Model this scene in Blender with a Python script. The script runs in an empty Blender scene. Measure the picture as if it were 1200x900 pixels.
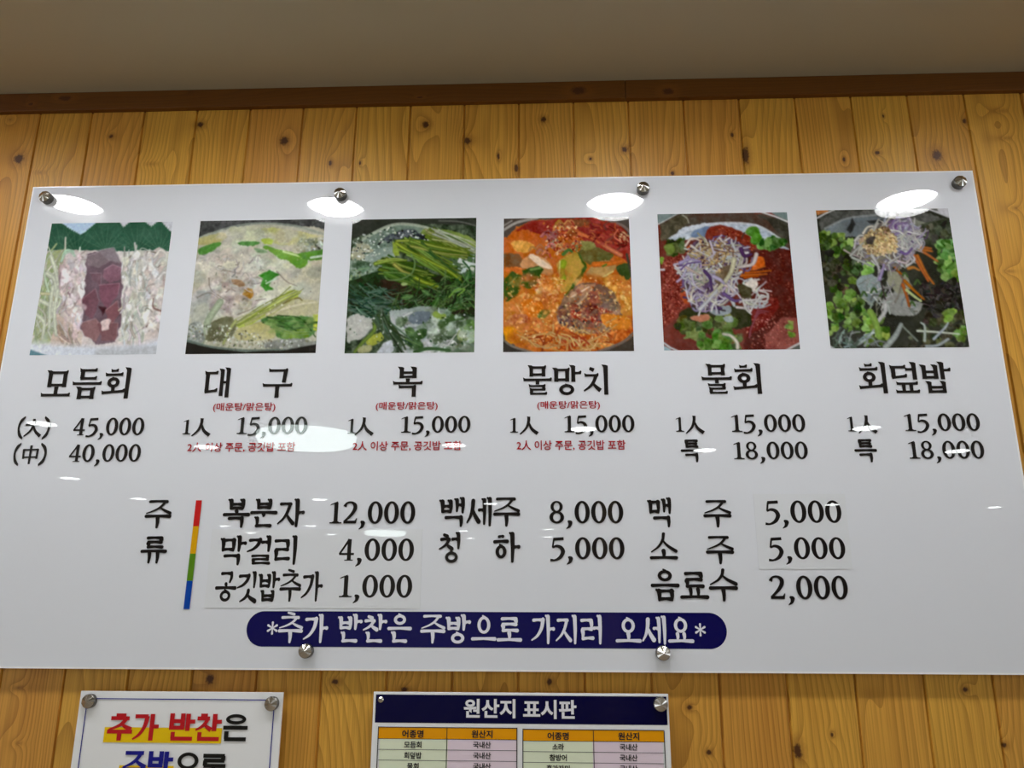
import bpy, bmesh, math, random
import numpy as np
from mathutils import Matrix, Vector

# ------------------------------------------------------------------ camera, world, exposure
SC = bpy.context.scene
COL = SC.collection
EYE = 1.45                                   # camera height above the floor
FOC = 930.0                                  # focal length in pixels of a 1200 px wide picture
YAW, PITCH, ROLL = -0.0400635, 0.2658061, 0.0030337
CAM = np.array([1.0341, -1.3983, EYE])
def cam_rows():
    cy, sy, cp, sp = math.cos(YAW), math.sin(YAW), math.cos(PITCH), math.sin(PITCH)
    cr, sr = math.cos(ROLL), math.sin(ROLL)
    fw = np.array([sy*cp, cy*cp, sp]); rt = np.array([cy, -sy, 0.0]); up = np.cross(rt, fw)
    return np.stack([cr*rt + sr*up, -sr*rt + cr*up, fw])
ROWS = cam_rows()
cd = bpy.data.cameras.new('camera'); cam = bpy.data.objects.new('camera', cd); COL.objects.link(cam)
cd.sensor_width = 36.0; cd.lens = FOC/1200*36.0; cd.clip_start = 0.02
m3 = Matrix((ROWS[0], ROWS[1], -ROWS[2])).transposed()
cam.matrix_world = Matrix.Translation(CAM) @ m3.to_4x4()
SC.camera = cam
SC.view_settings.view_transform = 'Standard'
SC.view_settings.look = 'None'
SC.view_settings.gamma = 1.0
SC.view_settings.use_curve_mapping = False
SC.view_settings.exposure = 0.0
SC.cycles.use_denoising = True
SC.cycles.max_bounces = 8
SC.cycles.sample_clamp_indirect = 6.0
LAMP_NEAR, LAMP_HALL, LAMP_BIG = 84.0, 27.0, 11.0     # radiance of the lamp lenses
LAMP_TINT = (0.955, 0.97, 1.0)
w = bpy.data.worlds.new('world'); SC.world = w; w.use_nodes = True
w.node_tree.nodes['Background'].inputs[0].default_value = (0.9, 0.95, 1.0, 1)
w.node_tree.nodes['Background'].inputs[1].default_value = 0.15
def fill_light(name, loc, rot, sx, sy, watts, col):
    ld = bpy.data.lights.new(name, 'AREA'); ld.shape = 'RECTANGLE'; ld.size, ld.size_y, ld.energy, ld.color = sx, sy, watts, col
    o = bpy.data.objects.new(name, ld); COL.objects.link(o); o.location = loc; o.rotation_euler = rot
FILL_POWER = 68.0                                   # added fill at both side walls
fill_light('fill_left', (-5.42, -4.2, 1.45), (0, -math.pi/2, 0), 1.5, 4.0, FILL_POWER, (0.86, 0.92, 1.0))
fill_light('fill_right', (8.17, -4.2, 1.45), (0, math.pi/2, 0), 1.5, 4.0, FILL_POWER, (0.86, 0.92, 1.0))

OFF = 0.018                                   # how far the sign faces stand off the planks
CEIL, CEIL2 = EYE + 1.0091, EYE + 1.09
PLANK = 0.11

def P(px, py, Y=-OFF):
    """the point of the photograph on the upright plane y = Y"""
    d = np.array([(px-600)/FOC, (450-py)/FOC, 1.0]) @ ROWS
    return CAM + d*((Y-CAM[1])/d[1])

def mirrored(px, py, Z):
    """where a lamp on the ceiling stands whose reflection in the board is seen there"""
    d = np.array([(px-600)/FOC, (450-py)/FOC, 1.0]) @ ROWS
    p = CAM + d*((Z-CAM[2])/d[2]); p[1] = -2*OFF - p[1]
    return p

# ------------------------------------------------------------------ helpers
def lin(c):
    c = np.asarray(c, float)/255.0
    return np.where(c <= 0.04045, c/12.92, ((c+0.055)/1.055)**2.4)
def rgb(*c):
    return tuple(lin(c)) + (1.0,)
def mat(name, col, rough=0.5, metal=0.0, spec=0.5, **kw):
    m = bpy.data.materials.new(name); m.use_nodes = True
    b = m.node_tree.nodes['Principled BSDF']
    b.inputs['Base Color'].default_value = col if len(col) == 4 else tuple(col) + (1,)
    b.inputs['Roughness'].default_value = rough; b.inputs['Metallic'].default_value = metal
    b.inputs['Specular IOR Level'].default_value = spec
    for k, v in kw.items(): b.inputs[k.replace('_', ' ')].default_value = v
    return m
def noisy(m, scale, amount, stretch=(1, 1, 1)):
    """slight procedural mottling of the base colour"""
    nt = m.node_tree; b = nt.nodes['Principled BSDF']
    tc = nt.nodes.new('ShaderNodeTexCoord'); mp = nt.nodes.new('ShaderNodeMapping'); mp.inputs['Scale'].default_value = stretch
    n = nt.nodes.new('ShaderNodeTexNoise'); n.inputs['Scale'].default_value = scale; n.inputs['Detail'].default_value = 4
    mx = nt.nodes.new('ShaderNodeMix'); mx.data_type = 'RGBA'
    c = b.inputs['Base Color'].default_value[:]
    mx.inputs[6].default_value = tuple(v*(1-amount) for v in c[:3]) + (1,)
    mx.inputs[7].default_value = tuple(min(1, v*(1+amount)) for v in c[:3]) + (1,)
    nt.links.new(tc.outputs['Object'], mp.inputs[0]); nt.links.new(mp.outputs[0], n.inputs['Vector'])
    nt.links.new(n.outputs['Fac'], mx.inputs[0]); nt.links.new(mx.outputs[2], b.inputs['Base Color'])
    return m
def emit(name, col, strength):
    m = bpy.data.materials.new(name); m.use_nodes = True; nt = m.node_tree; nt.nodes.clear()
    o = nt.nodes.new('ShaderNodeOutputMaterial'); e = nt.nodes.new('ShaderNodeEmission')
    e.inputs[0].default_value = tuple(col) + (1,); e.inputs[1].default_value = strength
    nt.links.new(e.outputs[0], o.inputs[0]); return m

def link(name, me, m=None, parent=None):
    o = bpy.data.objects.new(name, me); COL.objects.link(o)
    if m is not None and me is not None: me.materials.append(m)
    if parent is not None:
        o.parent = parent; o.matrix_parent_inverse = Matrix.Translation(-Vector(parent.location))
    return o
def mesh_obj(name, verts, faces, m, parent=None):
    me = bpy.data.meshes.new(name); me.from_pydata([tuple(map(float, v)) for v in verts], [], faces); me.update()
    return link(name, me, m, parent)
def from_bm(name, bm, m, parent=None, smooth=False):
    bmesh.ops.recalc_face_normals(bm, faces=bm.faces)
    me = bpy.data.meshes.new(name); bm.to_mesh(me); bm.free()
    if smooth:
        for p in me.polygons: p.use_smooth = True
    return link(name, me, m, parent)
def box_bm(bm, x0, x1, y0, y1, z0, z1, bevel=0.0, seg=2):
    g = bmesh.ops.create_cube(bm, size=1.0)
    for v in g['verts']:
        v.co = Vector(((x0+x1)/2 + v.co.x*(x1-x0), (y0+y1)/2 + v.co.y*(y1-y0), (z0+z1)/2 + v.co.z*(z1-z0)))
    if bevel:
        es = {e for v in g['verts'] for e in v.link_edges}
        bmesh.ops.bevel(bm, geom=list(es), offset=bevel, segments=seg, affect='EDGES', profile=0.5)
def box(name, x0, x1, y0, y1, z0, z1, m, parent=None, bevel=0.0):
    bm = bmesh.new(); box_bm(bm, x0, x1, y0, y1, z0, z1, bevel); return from_bm(name, bm, m, parent)
def lathe(name, prof, origin, axis, m, parent=None, n=40, smooth=True, closed=True):
    """prof: (radius, height) pairs turned about an axis: 'y' points towards the room, 'z' points down"""
    bm = bmesh.new(); rows = []
    for r, h in prof:
        ring = []
        for i in range(n):
            a = 2*math.pi*i/n
            c = (r*math.cos(a), -h, r*math.sin(a)) if axis == 'y' else (r*math.cos(a), r*math.sin(a), -h)
            ring.append(bm.verts.new(Vector(origin)+Vector(c)))
        rows.append(ring)
    for a, b in zip(rows, rows[1:]):
        for i in range(n): bm.faces.new((a[i], a[(i+1) % n], b[(i+1) % n], b[i]))
    if closed: bm.faces.new(rows[0]); bm.faces.new(rows[-1])
    bmesh.ops.remove_doubles(bm, verts=bm.verts, dist=1e-6)
    o = from_bm(name, bm, m, parent, smooth)
    if smooth: o.data.set_sharp_from_angle(angle=math.radians(28))
    return o
def empty(name, loc):
    o = bpy.data.objects.new(name, None); o.location = loc; o.empty_display_size = 0.05; COL.objects.link(o); return o
def tag(o, label=None, cat=None, group=None, kind=None):
    if label: o['label'] = label
    if cat: o['category'] = cat
    if group: o['group'] = group
    if kind: o['kind'] = kind
    return o

# ------------------------------------------------------------------ wooden wall
KNOTS = [(22,186,7,7),(130,160,3,3),(235,146,5,4),(333,165,6,6),(387,191,2.5,4),(178,192,9,3,1),(47,202,8,3,1),
 (499,146,5,5),(548,165,5,5),(422,191,1.6,3),(584,183,2,5),(605,197,3,6),(637,140,4,4),(732,175,4,4),(788,203,2.5,3),
 (858,158,2.5,3.5),(874,182,5,13),(989,187,2,3),(1035,136,1.5,2.5),(1028,179,4,2.5),(1130,142,3,4),(1098,182,7,8),
 (1172,130,9,3,1),(1178,162,8,3,1),(22,806,6,3,1),(246,796,6,7),(22,871,5,3,1),(808,829,4,4),(831,882,4,4),(935,880,6,12),
 (975,861,2,3),(1131,808,4,4),(1177,873,3,4),(474,808,5,4),(644,799,4,5),(393,799,5,4),(1190,244,6,3,1),(1183,318,7,2.5,1),
 (12,140,5,4,1),(692,186,2,2)]
TRIM_KNOTS = [(76,115,10,4),(36,122,4,2),(678,106,12,6),(783,107,9,5),(492,114,5,1.5)]

def wood_material(name, knots, plane_y, along='z', base=((222,165,68),(136,84,24),(190,124,40)), plank=True):
    m = bpy.data.materials.new(name); m.use_nodes = True; nt = m.node_tree; N = nt.nodes; L = nt.links
    bsdf = N['Principled BSDF']
    def math_(op, a, b=None, c=None, clamp=False):
        n = N.new('ShaderNodeMath'); n.operation = op; n.use_clamp = clamp
        for i, v in enumerate((a, b, c)):
            if v is None: continue
            if isinstance(v, (int, float)): n.inputs[i].default_value = v
            else: L.new(v, n.inputs[i])
        return n.outputs[0]
    def mixc(f, a, b):
        n = N.new('ShaderNodeMix'); n.data_type = 'RGBA'
        L.new(f, n.inputs[0])
        for i, v in ((6, a), (7, b)):
            if isinstance(v, tuple): n.inputs[i].default_value = v
            else: L.new(v, n.inputs[i])
        return n.outputs[2]
    tc = N.new('ShaderNodeTexCoord'); sep = N.new('ShaderNodeSeparateXYZ'); L.new(tc.outputs['Object'], sep.inputs[0])
    X, Z = sep.outputs['X'], sep.outputs['Z']
    if plank:
        pid = math_('FLOOR', math_('DIVIDE', X, PLANK))
    else:
        pid = math_('FLOOR', math_('DIVIDE', X, 30.0))
    wn = N.new('ShaderNodeTexWhiteNoise'); wn.noise_dimensions = '1D'; L.new(pid, wn.inputs['W']); R = wn.outputs['Value']
    # nearest knot, measured in knot radii
    dmin = None
    for (px, py, rx, rz, *faint) in knots:
        p = P(px, py, plane_y); s = (CAM[1]-plane_y)
        q = P(px+rx, py, plane_y); ax = abs(q[0]-p[0]); q = P(px, py+rz, plane_y); az = abs(q[2]-p[2])
        v = N.new('ShaderNodeVectorMath'); v.operation = 'MULTIPLY_ADD'
        L.new(tc.outputs['Object'], v.inputs[0]); v.inputs[1].default_value = (1/ax, 0, 1/az)
        v.inputs[2].default_value = (-p[0]/ax, 0, -p[2]/az)
        l = N.new('ShaderNodeVectorMath'); l.operation = 'LENGTH'; L.new(v.outputs[0], l.inputs[0])
        d = l.outputs['Value'] if not faint else math_('ADD', l.outputs['Value'], 0.75); dmin = d if dmin is None else math_('MINIMUM', dmin, d)
    U, V = (X, Z) if along == 'z' else (Z, X)
    def noise(su, sv, so, detail, rough=0.5):
        cx = N.new('ShaderNodeCombineXYZ')
        L.new(math_('MULTIPLY', U, su), cx.inputs[0]); L.new(math_('MULTIPLY', V, sv), cx.inputs[1]); L.new(math_('MULTIPLY', R, so), cx.inputs[2])
        t = N.new('ShaderNodeTexNoise'); t.inputs['Scale'].default_value = 1; t.inputs['Detail'].default_value = detail; t.inputs['Roughness'].default_value = rough
        L.new(cx.outputs[0], t.inputs['Vector']); return t.outputs['Fac']
    slow = noise(8, 0.9, 91, 1.0)
    bump = math_('DIVIDE', 0.085, math_('ADD', 1.0, math_('POWER', math_('MULTIPLY', dmin, 0.42), 2.2)))
    ringN = math_('ADD', math_('ADD', slow, bump), math_('MULTIPLY', U, 4.2))
    saw = math_('FRACT', math_('MULTIPLY', ringN, 19.0))
    ring = math_('POWER', saw, 2.6)
    fine = noise(420, 5, 17, 3.0, 0.6)
    blot = noise(14, 3, 55, 2.0)
    light, dark, warm = (rgb(*q) for q in base)
    c = mixc(math_('MULTIPLY', ring, math_('MULTIPLY_ADD', blot, 0.9, 0.05), None, True), light, dark)
    c = mixc(math_('MULTIPLY', math_('SUBTRACT', fine, 0.42, None, True), 1.3, None, True), c, dark)
    c = mixc(math_('MULTIPLY', math_('SUBTRACT', blot, 0.45, None, True), 1.0, None, True), c, warm)
    hs = N.new('ShaderNodeHueSaturation'); L.new(c, hs.inputs['Color'])
    L.new(math_('MULTIPLY_ADD', R, 0.13, 0.935), hs.inputs['Value'])
    L.new(math_('MULTIPLY_ADD', R, 0.012, 0.494), hs.inputs['Hue'])
    c = hs.outputs[0]
    # knots: dark heart, darker rim, brown halo, broken by noise
    kn = noise(260, 200, 33, 3.0)
    dk = math_('ADD', dmin, math_('MULTIPLY_ADD', kn, 0.9, -0.45))
    halo = math_('MULTIPLY', math_('SUBTRACT', 1.0, math_('DIVIDE', dk, 2.1), None, True), 0.7)
    core = math_('MULTIPLY', math_('MULTIPLY', math_('SUBTRACT', 0.95, dk, None, True), 2.2, None, True), 0.95)
    c = mixc(halo, c, rgb(138,84,28)); c = mixc(core, c, rgb(74,40,16))
    L.new(c, bsdf.inputs['Base Color'])
    bsdf.inputs['Roughness'].default_value = 0.42; bsdf.inputs['Specular IOR Level'].default_value = 0.35
    bp = N.new('ShaderNodeBump'); bp.inputs['Strength'].default_value = 0.12; bp.inputs['Distance'].default_value = 0.001
    L.new(math_('ADD', fine, math_('MULTIPLY', ring, -0.6)), bp.inputs['Height']); L.new(bp.outputs[0], bsdf.inputs['Normal'])
    return m
M_wall = wood_material('pine_planks', KNOTS, 0.0)
M_trim = wood_material('pine_trim', TRIM_KNOTS, -0.012, 'x', ((112,68,20),(86,48,12),(100,58,15)), False)

X0, X1, YF = -5.5, 8.25, -13.5
def plank_wall():
    vs, fs = [], []
    k0, k1 = int(X0/PLANK), int(X1/PLANK)
    prof = []
    for k in range(k0, k1+1):
        x = k*PLANK
        prof += [(x+0.0026, 0.0), (x+PLANK-0.0026, 0.0), (x+PLANK-0.0010, 0.0040), (x+PLANK+0.0010, 0.0040)]
    for x, y in prof: vs += [(x, y, 0.0), (x, y, CEIL+0.1)]
    for i in range(len(prof)-1): fs.append((2*i, 2*i+2, 2*i+3, 2*i+1))
    return mesh_obj('wall_back', vs, fs, M_wall)
tag(plank_wall(), kind='structure')

# ------------------------------------------------------------------ ceiling, crown trim, the hall behind the camera
M_soffit = noisy(mat('soffit_paint', rgb(182,174,150), 0.6), 2.0, 0.04)
M_white = noisy(mat('white_ceiling_paint', rgb(226,226,222), 0.7), 1.5, 0.03)
M_cream = noisy(mat('cream_wall_paint', rgb(214,208,196), 0.7), 1.5, 0.03)
M_floor = noisy(mat('brown_floor', rgb(190,178,160), 0.45), 6.0, 0.12, (1, 8, 1))
NEAR_PX = [(85,244),(393,247),(721,242),(1063,239)]
NEAR = [mirrored(px, py, CEIL) for px, py in NEAR_PX]
NEAR_R = 0.079                                # mouth radius of the recessed lamps over the board
def soffit():
    """the low ceiling over the board: one sheet with a round hole for each recessed lamp"""
    bm = bmesh.new()
    def quad(x0, x1, y0, y1): bm.faces.new([bm.verts.new((x, y, CEIL)) for x, y in ((x0, y0), (x0, y1), (x1, y1), (x1, y0))])
    YA, YB, E_ = -0.86, -0.27, 0.29
    quad(X0, X1, -1.45, YA); quad(X0, X1, YB, 0.02)
    xs_ = [X0]
    for p in NEAR: xs_ += [p[0]-E_, p[0]+E_]
    xs_.append(X1)
    for a, b in zip(xs_[::2], xs_[1::2]): quad(a, b, YA, YB)
    for p in NEAR:
        ins, out = [], []
        for i in range(48):
            c, s_ = math.cos(2*math.pi*i/48+math.pi/4), math.sin(2*math.pi*i/48+math.pi/4)
            m = max(abs(c), abs(s_)); u, v = c/m, s_/m
            ins.append(bm.verts.new((p[0]+NEAR_R*c, p[1]+NEAR_R*s_, CEIL)))
            out.append(bm.verts.new((p[0]+E_*u, p[1]+(v*(YB-p[1]) if v > 0 else v*(p[1]-YA)), CEIL)))
        for i in range(48): bm.faces.new((ins[i], ins[(i+1) % 48], out[(i+1) % 48], out[i]))
    top = [bm.verts.new((x, y, CEIL+0.2)) for x, y in ((X0, -1.45), (X1, -1.45), (X1, 0.02), (X0, 0.02))]
    low = [bm.verts.new((v.co.x, v.co.y, CEIL)) for v in top]
    bm.faces.new(top)
    for i in range(4): bm.faces.new((low[i], low[(i+1) % 4], top[(i+1) % 4], top[i]))
    bmesh.ops.remove_doubles(bm, verts=bm.verts, dist=1e-5)
    return from_bm('ceiling', bm, M_soffit)
tag(soffit(), kind='structure')
tag(box('ceiling_hall', X0, X1, YF, -1.45, CEIL2, CEIL2+0.2, M_white), kind='structure')
tag(box('floor', X0, X1, YF, 0.02, -0.1, 0.0, M_floor), kind='structure')
tag(box('wall_front', X0, X1, YF-0.1, YF, 0, CEIL2+0.2, M_cream), kind='structure')
tag(box('wall_left', X0-0.1, X0, YF, 0.02, 0, CEIL2+0.2, M_cream), kind='structure')
tag(box('wall_right', X1, X1+0.1, YF, 0.02, 0, CEIL2+0.2, M_cream), kind='structure')
zt = float(P(600, 122, 0)[2])
xs = float(P(733, 110, -0.012)[0])
tag(box('trim_1', X0, xs-0.0004, -0.012, 0.004, zt, CEIL, M_trim, bevel=0.0012), kind='structure')
tag(box('trim_2', xs+0.0004, X1, -0.012, 0.004, zt, CEIL, M_trim, bevel=0.0012), kind='structure')
cp = mirrored(711, 541, CEIL2)
tag(box('column', cp[0]-0.07, cp[0]+0.07, cp[1]-0.14, cp[1], 0, CEIL2, mat('warm_column_paint', rgb(228,214,190), 0.6)), kind='structure')

def on_back_wall(px, py, Y=YF):
    d = np.array([(px-600)/FOC, (450-py)/FOC, 1.0]) @ ROWS
    p = CAM + d*((-2*OFF-Y-CAM[1])/d[1]); p[1] = Y; return p
def hall_window(name, quad, nx, nz):
    a, b = on_back_wall(*quad[0]), on_back_wall(*quad[1]); x0, x1 = sorted((a[0], b[0])); z0, z1 = sorted((a[2], b[2])); z0 = max(z0, .35); z1 = min(z1, CEIL2-.1)
    t = empty(name, ((x0+x1)/2, YF, z0)); t['kind'] = 'structure'
    bm = bmesh.new(); f = .07
    for i in range(nx+1): xx = x0+(x1-x0)*i/nx; box_bm(bm, xx-f/2, xx+f/2, YF, YF+.06, z0-f/2, z1+f/2)
    for i in range(nz+1): zz = z0+(z1-z0)*i/nz; box_bm(bm, x0, x1, YF, YF+.05, zz-f/2, zz+f/2)
    from_bm('window_frame', bm, M_cream, t)
    box('pane', x0, x1, YF+.005, YF+.015, z0, z1, mat('evening_pane', rgb(92,104,112), 0.1), t)
hall_window('window_1', ((150, 655), (220, 775)), 2, 3)
hall_window('window_2', ((596, 668), (664, 712)), 2, 1)
pa, pb = on_back_wall(1055, 640), on_back_wall(1145, 742)
pt = empty('wall_poster', ((pa[0]+pb[0])/2, YF, max(pb[2], .3))); tag(pt, 'large pale poster on the far wall, faintly mirrored low on the menu board', 'poster')
box('sheet', pa[0], pb[0], YF+.002, YF+.012, max(pb[2], .3), pa[2], mat('poster_sheet', rgb(246,246,246), 0.5), pt)
box('picture_area', pa[0]+(pb[0]-pa[0])*.2, pb[0]-(pb[0]-pa[0])*.2, YF+.012, YF+.014, max(pb[2], .3)+.2, (pa[2]+max(pb[2], .3))/2, mat('poster_picture', rgb(120,124,128), 0.5), pt)

# ------------------------------------------------------------------ lamps
M_ring = mat('lamp_ring', rgb(225,225,222), 0.4)
M_lens_near = emit('near_lamp_lens', LAMP_TINT, LAMP_NEAR)
M_lens_hall = emit('hall_lamp_lens', (0.95, 1.0, 0.985), LAMP_HALL)
M_lens_big = emit('big_lamp_lens', (0.86, 1.0, 0.95), LAMP_BIG)
def downlight(x, y, z, r, lens, label, group, name='ceiling_downlight', drop=0.006, dome=0.0):
    t = empty(name, (x, y, z)); tag(t, label, 'ceiling light', group)
    lathe('trim_ring', [(r+0.012, 0.0), (r+0.012, drop*0.6), (r+0.001, drop), (r+0.001, 0.0)], (x, y, z), 'z', M_ring, t)
    lathe('lens', [(r, 0.0005), (r, drop*0.75+dome*.5), (r*0.97, drop+dome*.85), (r*0.9, drop*1.2+dome)], (x, y, z), 'z', lens, t)
    return t
def recessed_light(x, y, z, label):
    t = empty('ceiling_downlight', (x, y, z)); tag(t, label, 'ceiling light', 'downlights in front of the menu board'); R_ = NEAR_R
    lathe('housing', [(R_+.012, 0.0004), (R_+.012, 0.0025), (R_, 0.003), (R_-.0015, 0.0), (R_-.003, -.021), (R_+.004, -.0215), (R_+.006, -.0005)], (x, y, z), 'z', M_ring, t, closed=False)
    lathe('lens', [(R_-.0035, -.0205), (R_-.0035, -.0195), (R_*.6, -.018)], (x, y, z), 'z', M_lens_near, t)
for p, lb in zip(NEAR, ('round ceiling downlight mirrored beside the top left cap of the menu board',
                        'round ceiling downlight mirrored between the second and third dish photos',
                        'round ceiling downlight mirrored above the red stew photo',
                        'round ceiling downlight mirrored over the top of the salad rice photo')):
    recessed_light(p[0], p[1], CEIL, lb)
for (px, py) in [(50,496),(242,523),(532,521),(684,502),(82,560),(826,527),(1015,501),(1122,528),(162,584),(375,585),
                 (264,616),(294,624),(364,616),(388,626),(543,622),(552,631),(643,620),(642,629),(975,591),(1165,594),(575,590)]:
    p = mirrored(px, py, CEIL2)
    if p[1] < YF+0.2: p[1] = YF+0.2
    downlight(p[0], p[1], CEIL2, 0.085, M_lens_hall, 'small round downlight in the hall ceiling, seen mirrored in the menu board',
              'downlights over the dining hall')
for (px, py), lb in (((360,508), 'large round surface ceiling lamp mirrored over the second price on the board'),
                     ((452,622), 'large round surface ceiling lamp mirrored under the 12,000 price')):
    p = mirrored(px, py, CEIL2); downlight(p[0], p[1], CEIL2, 0.33, M_lens_big, lb, 'large lamps over the dining hall', 'ceiling_lamp', 0.012, 0.06)

# ------------------------------------------------------------------ lettering: brush-stroke characters
class Ink:
    """collects flat stroke polygons in one unit cell after another"""
    def __init__(self): self.v, self.f, self.n = [], [], 0; self.cell = (0, 0, 1, 1)
    def put(self, pts): 
        x0, z0, x1, z1 = self.cell; b = len(self.v)
        self.v += [(x0+(x1-x0)*p[0], z0+(z1-z0)*p[1], self.n*6e-6) for p in pts]; return b
    def poly(self, pts):
        self.n += 1; b = self.put(pts); self.f.append(tuple(range(b, b+len(pts))))
    def strip(self, left, right):
        self.n += 1; b = self.put(left); c = self.put(right)
        for i in range(len(left)-1): self.f.append((b+i, b+i+1, c+i+1, c+i))
    def ring(self, cx, cy, rx, ry, ix, iy, n=36, dx=0.0):
        a = [2*math.pi*i/n for i in range(n+1)]
        self.strip([(cx+rx*math.cos(t), cy+ry*math.sin(t)) for t in a], [(cx+dx+ix*math.cos(t), cy+iy*math.sin(t)) for t in a])
    def path(self, pts, ws, cap=0.0, smooth=True):
        """ribbon along pts whose full widths are ws; cap: 0 butt, 1 round"""
        pts = [np.array(p, float) for p in pts]
        if smooth and len(pts) > 2:
            q, wq = [], []
            ext = [2*pts[0]-pts[1]] + pts + [2*pts[-1]-pts[-2]]; we = [ws[0]] + list(ws) + [ws[-1]]
            for i in range(1, len(ext)-2):
                for k in range(8):
                    t = k/8; a, b, c, d = ext[i-1:i+3]
                    q.append(0.5*((2*b)+(c-a)*t+(2*a-5*b+4*c-d)*t*t+(3*b-a-3*c+d)*t**3)); wq.append(we[i]*(1-t)+we[i+1]*t)
            q.append(pts[-1]); wq.append(ws[-1]); pts, ws = q, wq
        elif len(pts) == 2 and len(ws) > 2:
            n = len(ws)-1; pts = [pts[0]+(pts[1]-pts[0])*i/n for i in range(n+1)]
        n = len(pts); le, ri = [], []
        for i in range(n):
            d = pts[min(i+1, n-1)]-pts[max(i-1, 0)]; d = d/(np.linalg.norm(d)+1e-9); nn = np.array([-d[1], d[0]])
            le.append(pts[i]+nn*ws[i]/2); ri.append(pts[i]-nn*ws[i]/2)
        self.strip(le, ri)
        if cap:
            for p, w_ in ((pts[0], ws[0]), (pts[-1], ws[-1])):
                self.poly([(p[0]+w_/2*math.cos(2*math.pi*k/14), p[1]+w_/2*math.sin(2*math.pi*k/14)) for k in range(14)])

INITIAL = 'ㄱㄲㄴㄷㄸㄹㅁㅂㅃㅅㅆㅇㅈㅉㅊㅋㅌㅍㅎ'
VOWEL = 'ㅏㅐㅑㅒㅓㅔㅕㅖㅗㅘㅙㅚㅛㅜㅝㅞㅟㅠㅡㅢㅣ'
FINAL = ['', 'ㄱ','ㄲ','ㄳ','ㄴ','ㄵ','ㄶ','ㄷ','ㄹ','ㄺ','ㄻ','ㄼ','ㄽ','ㄾ','ㄿ','ㅀ','ㅁ','ㅂ','ㅄ','ㅅ','ㅆ','ㅇ','ㅈ','ㅊ','ㅋ','ㅌ','ㅍ','ㅎ']

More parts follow.
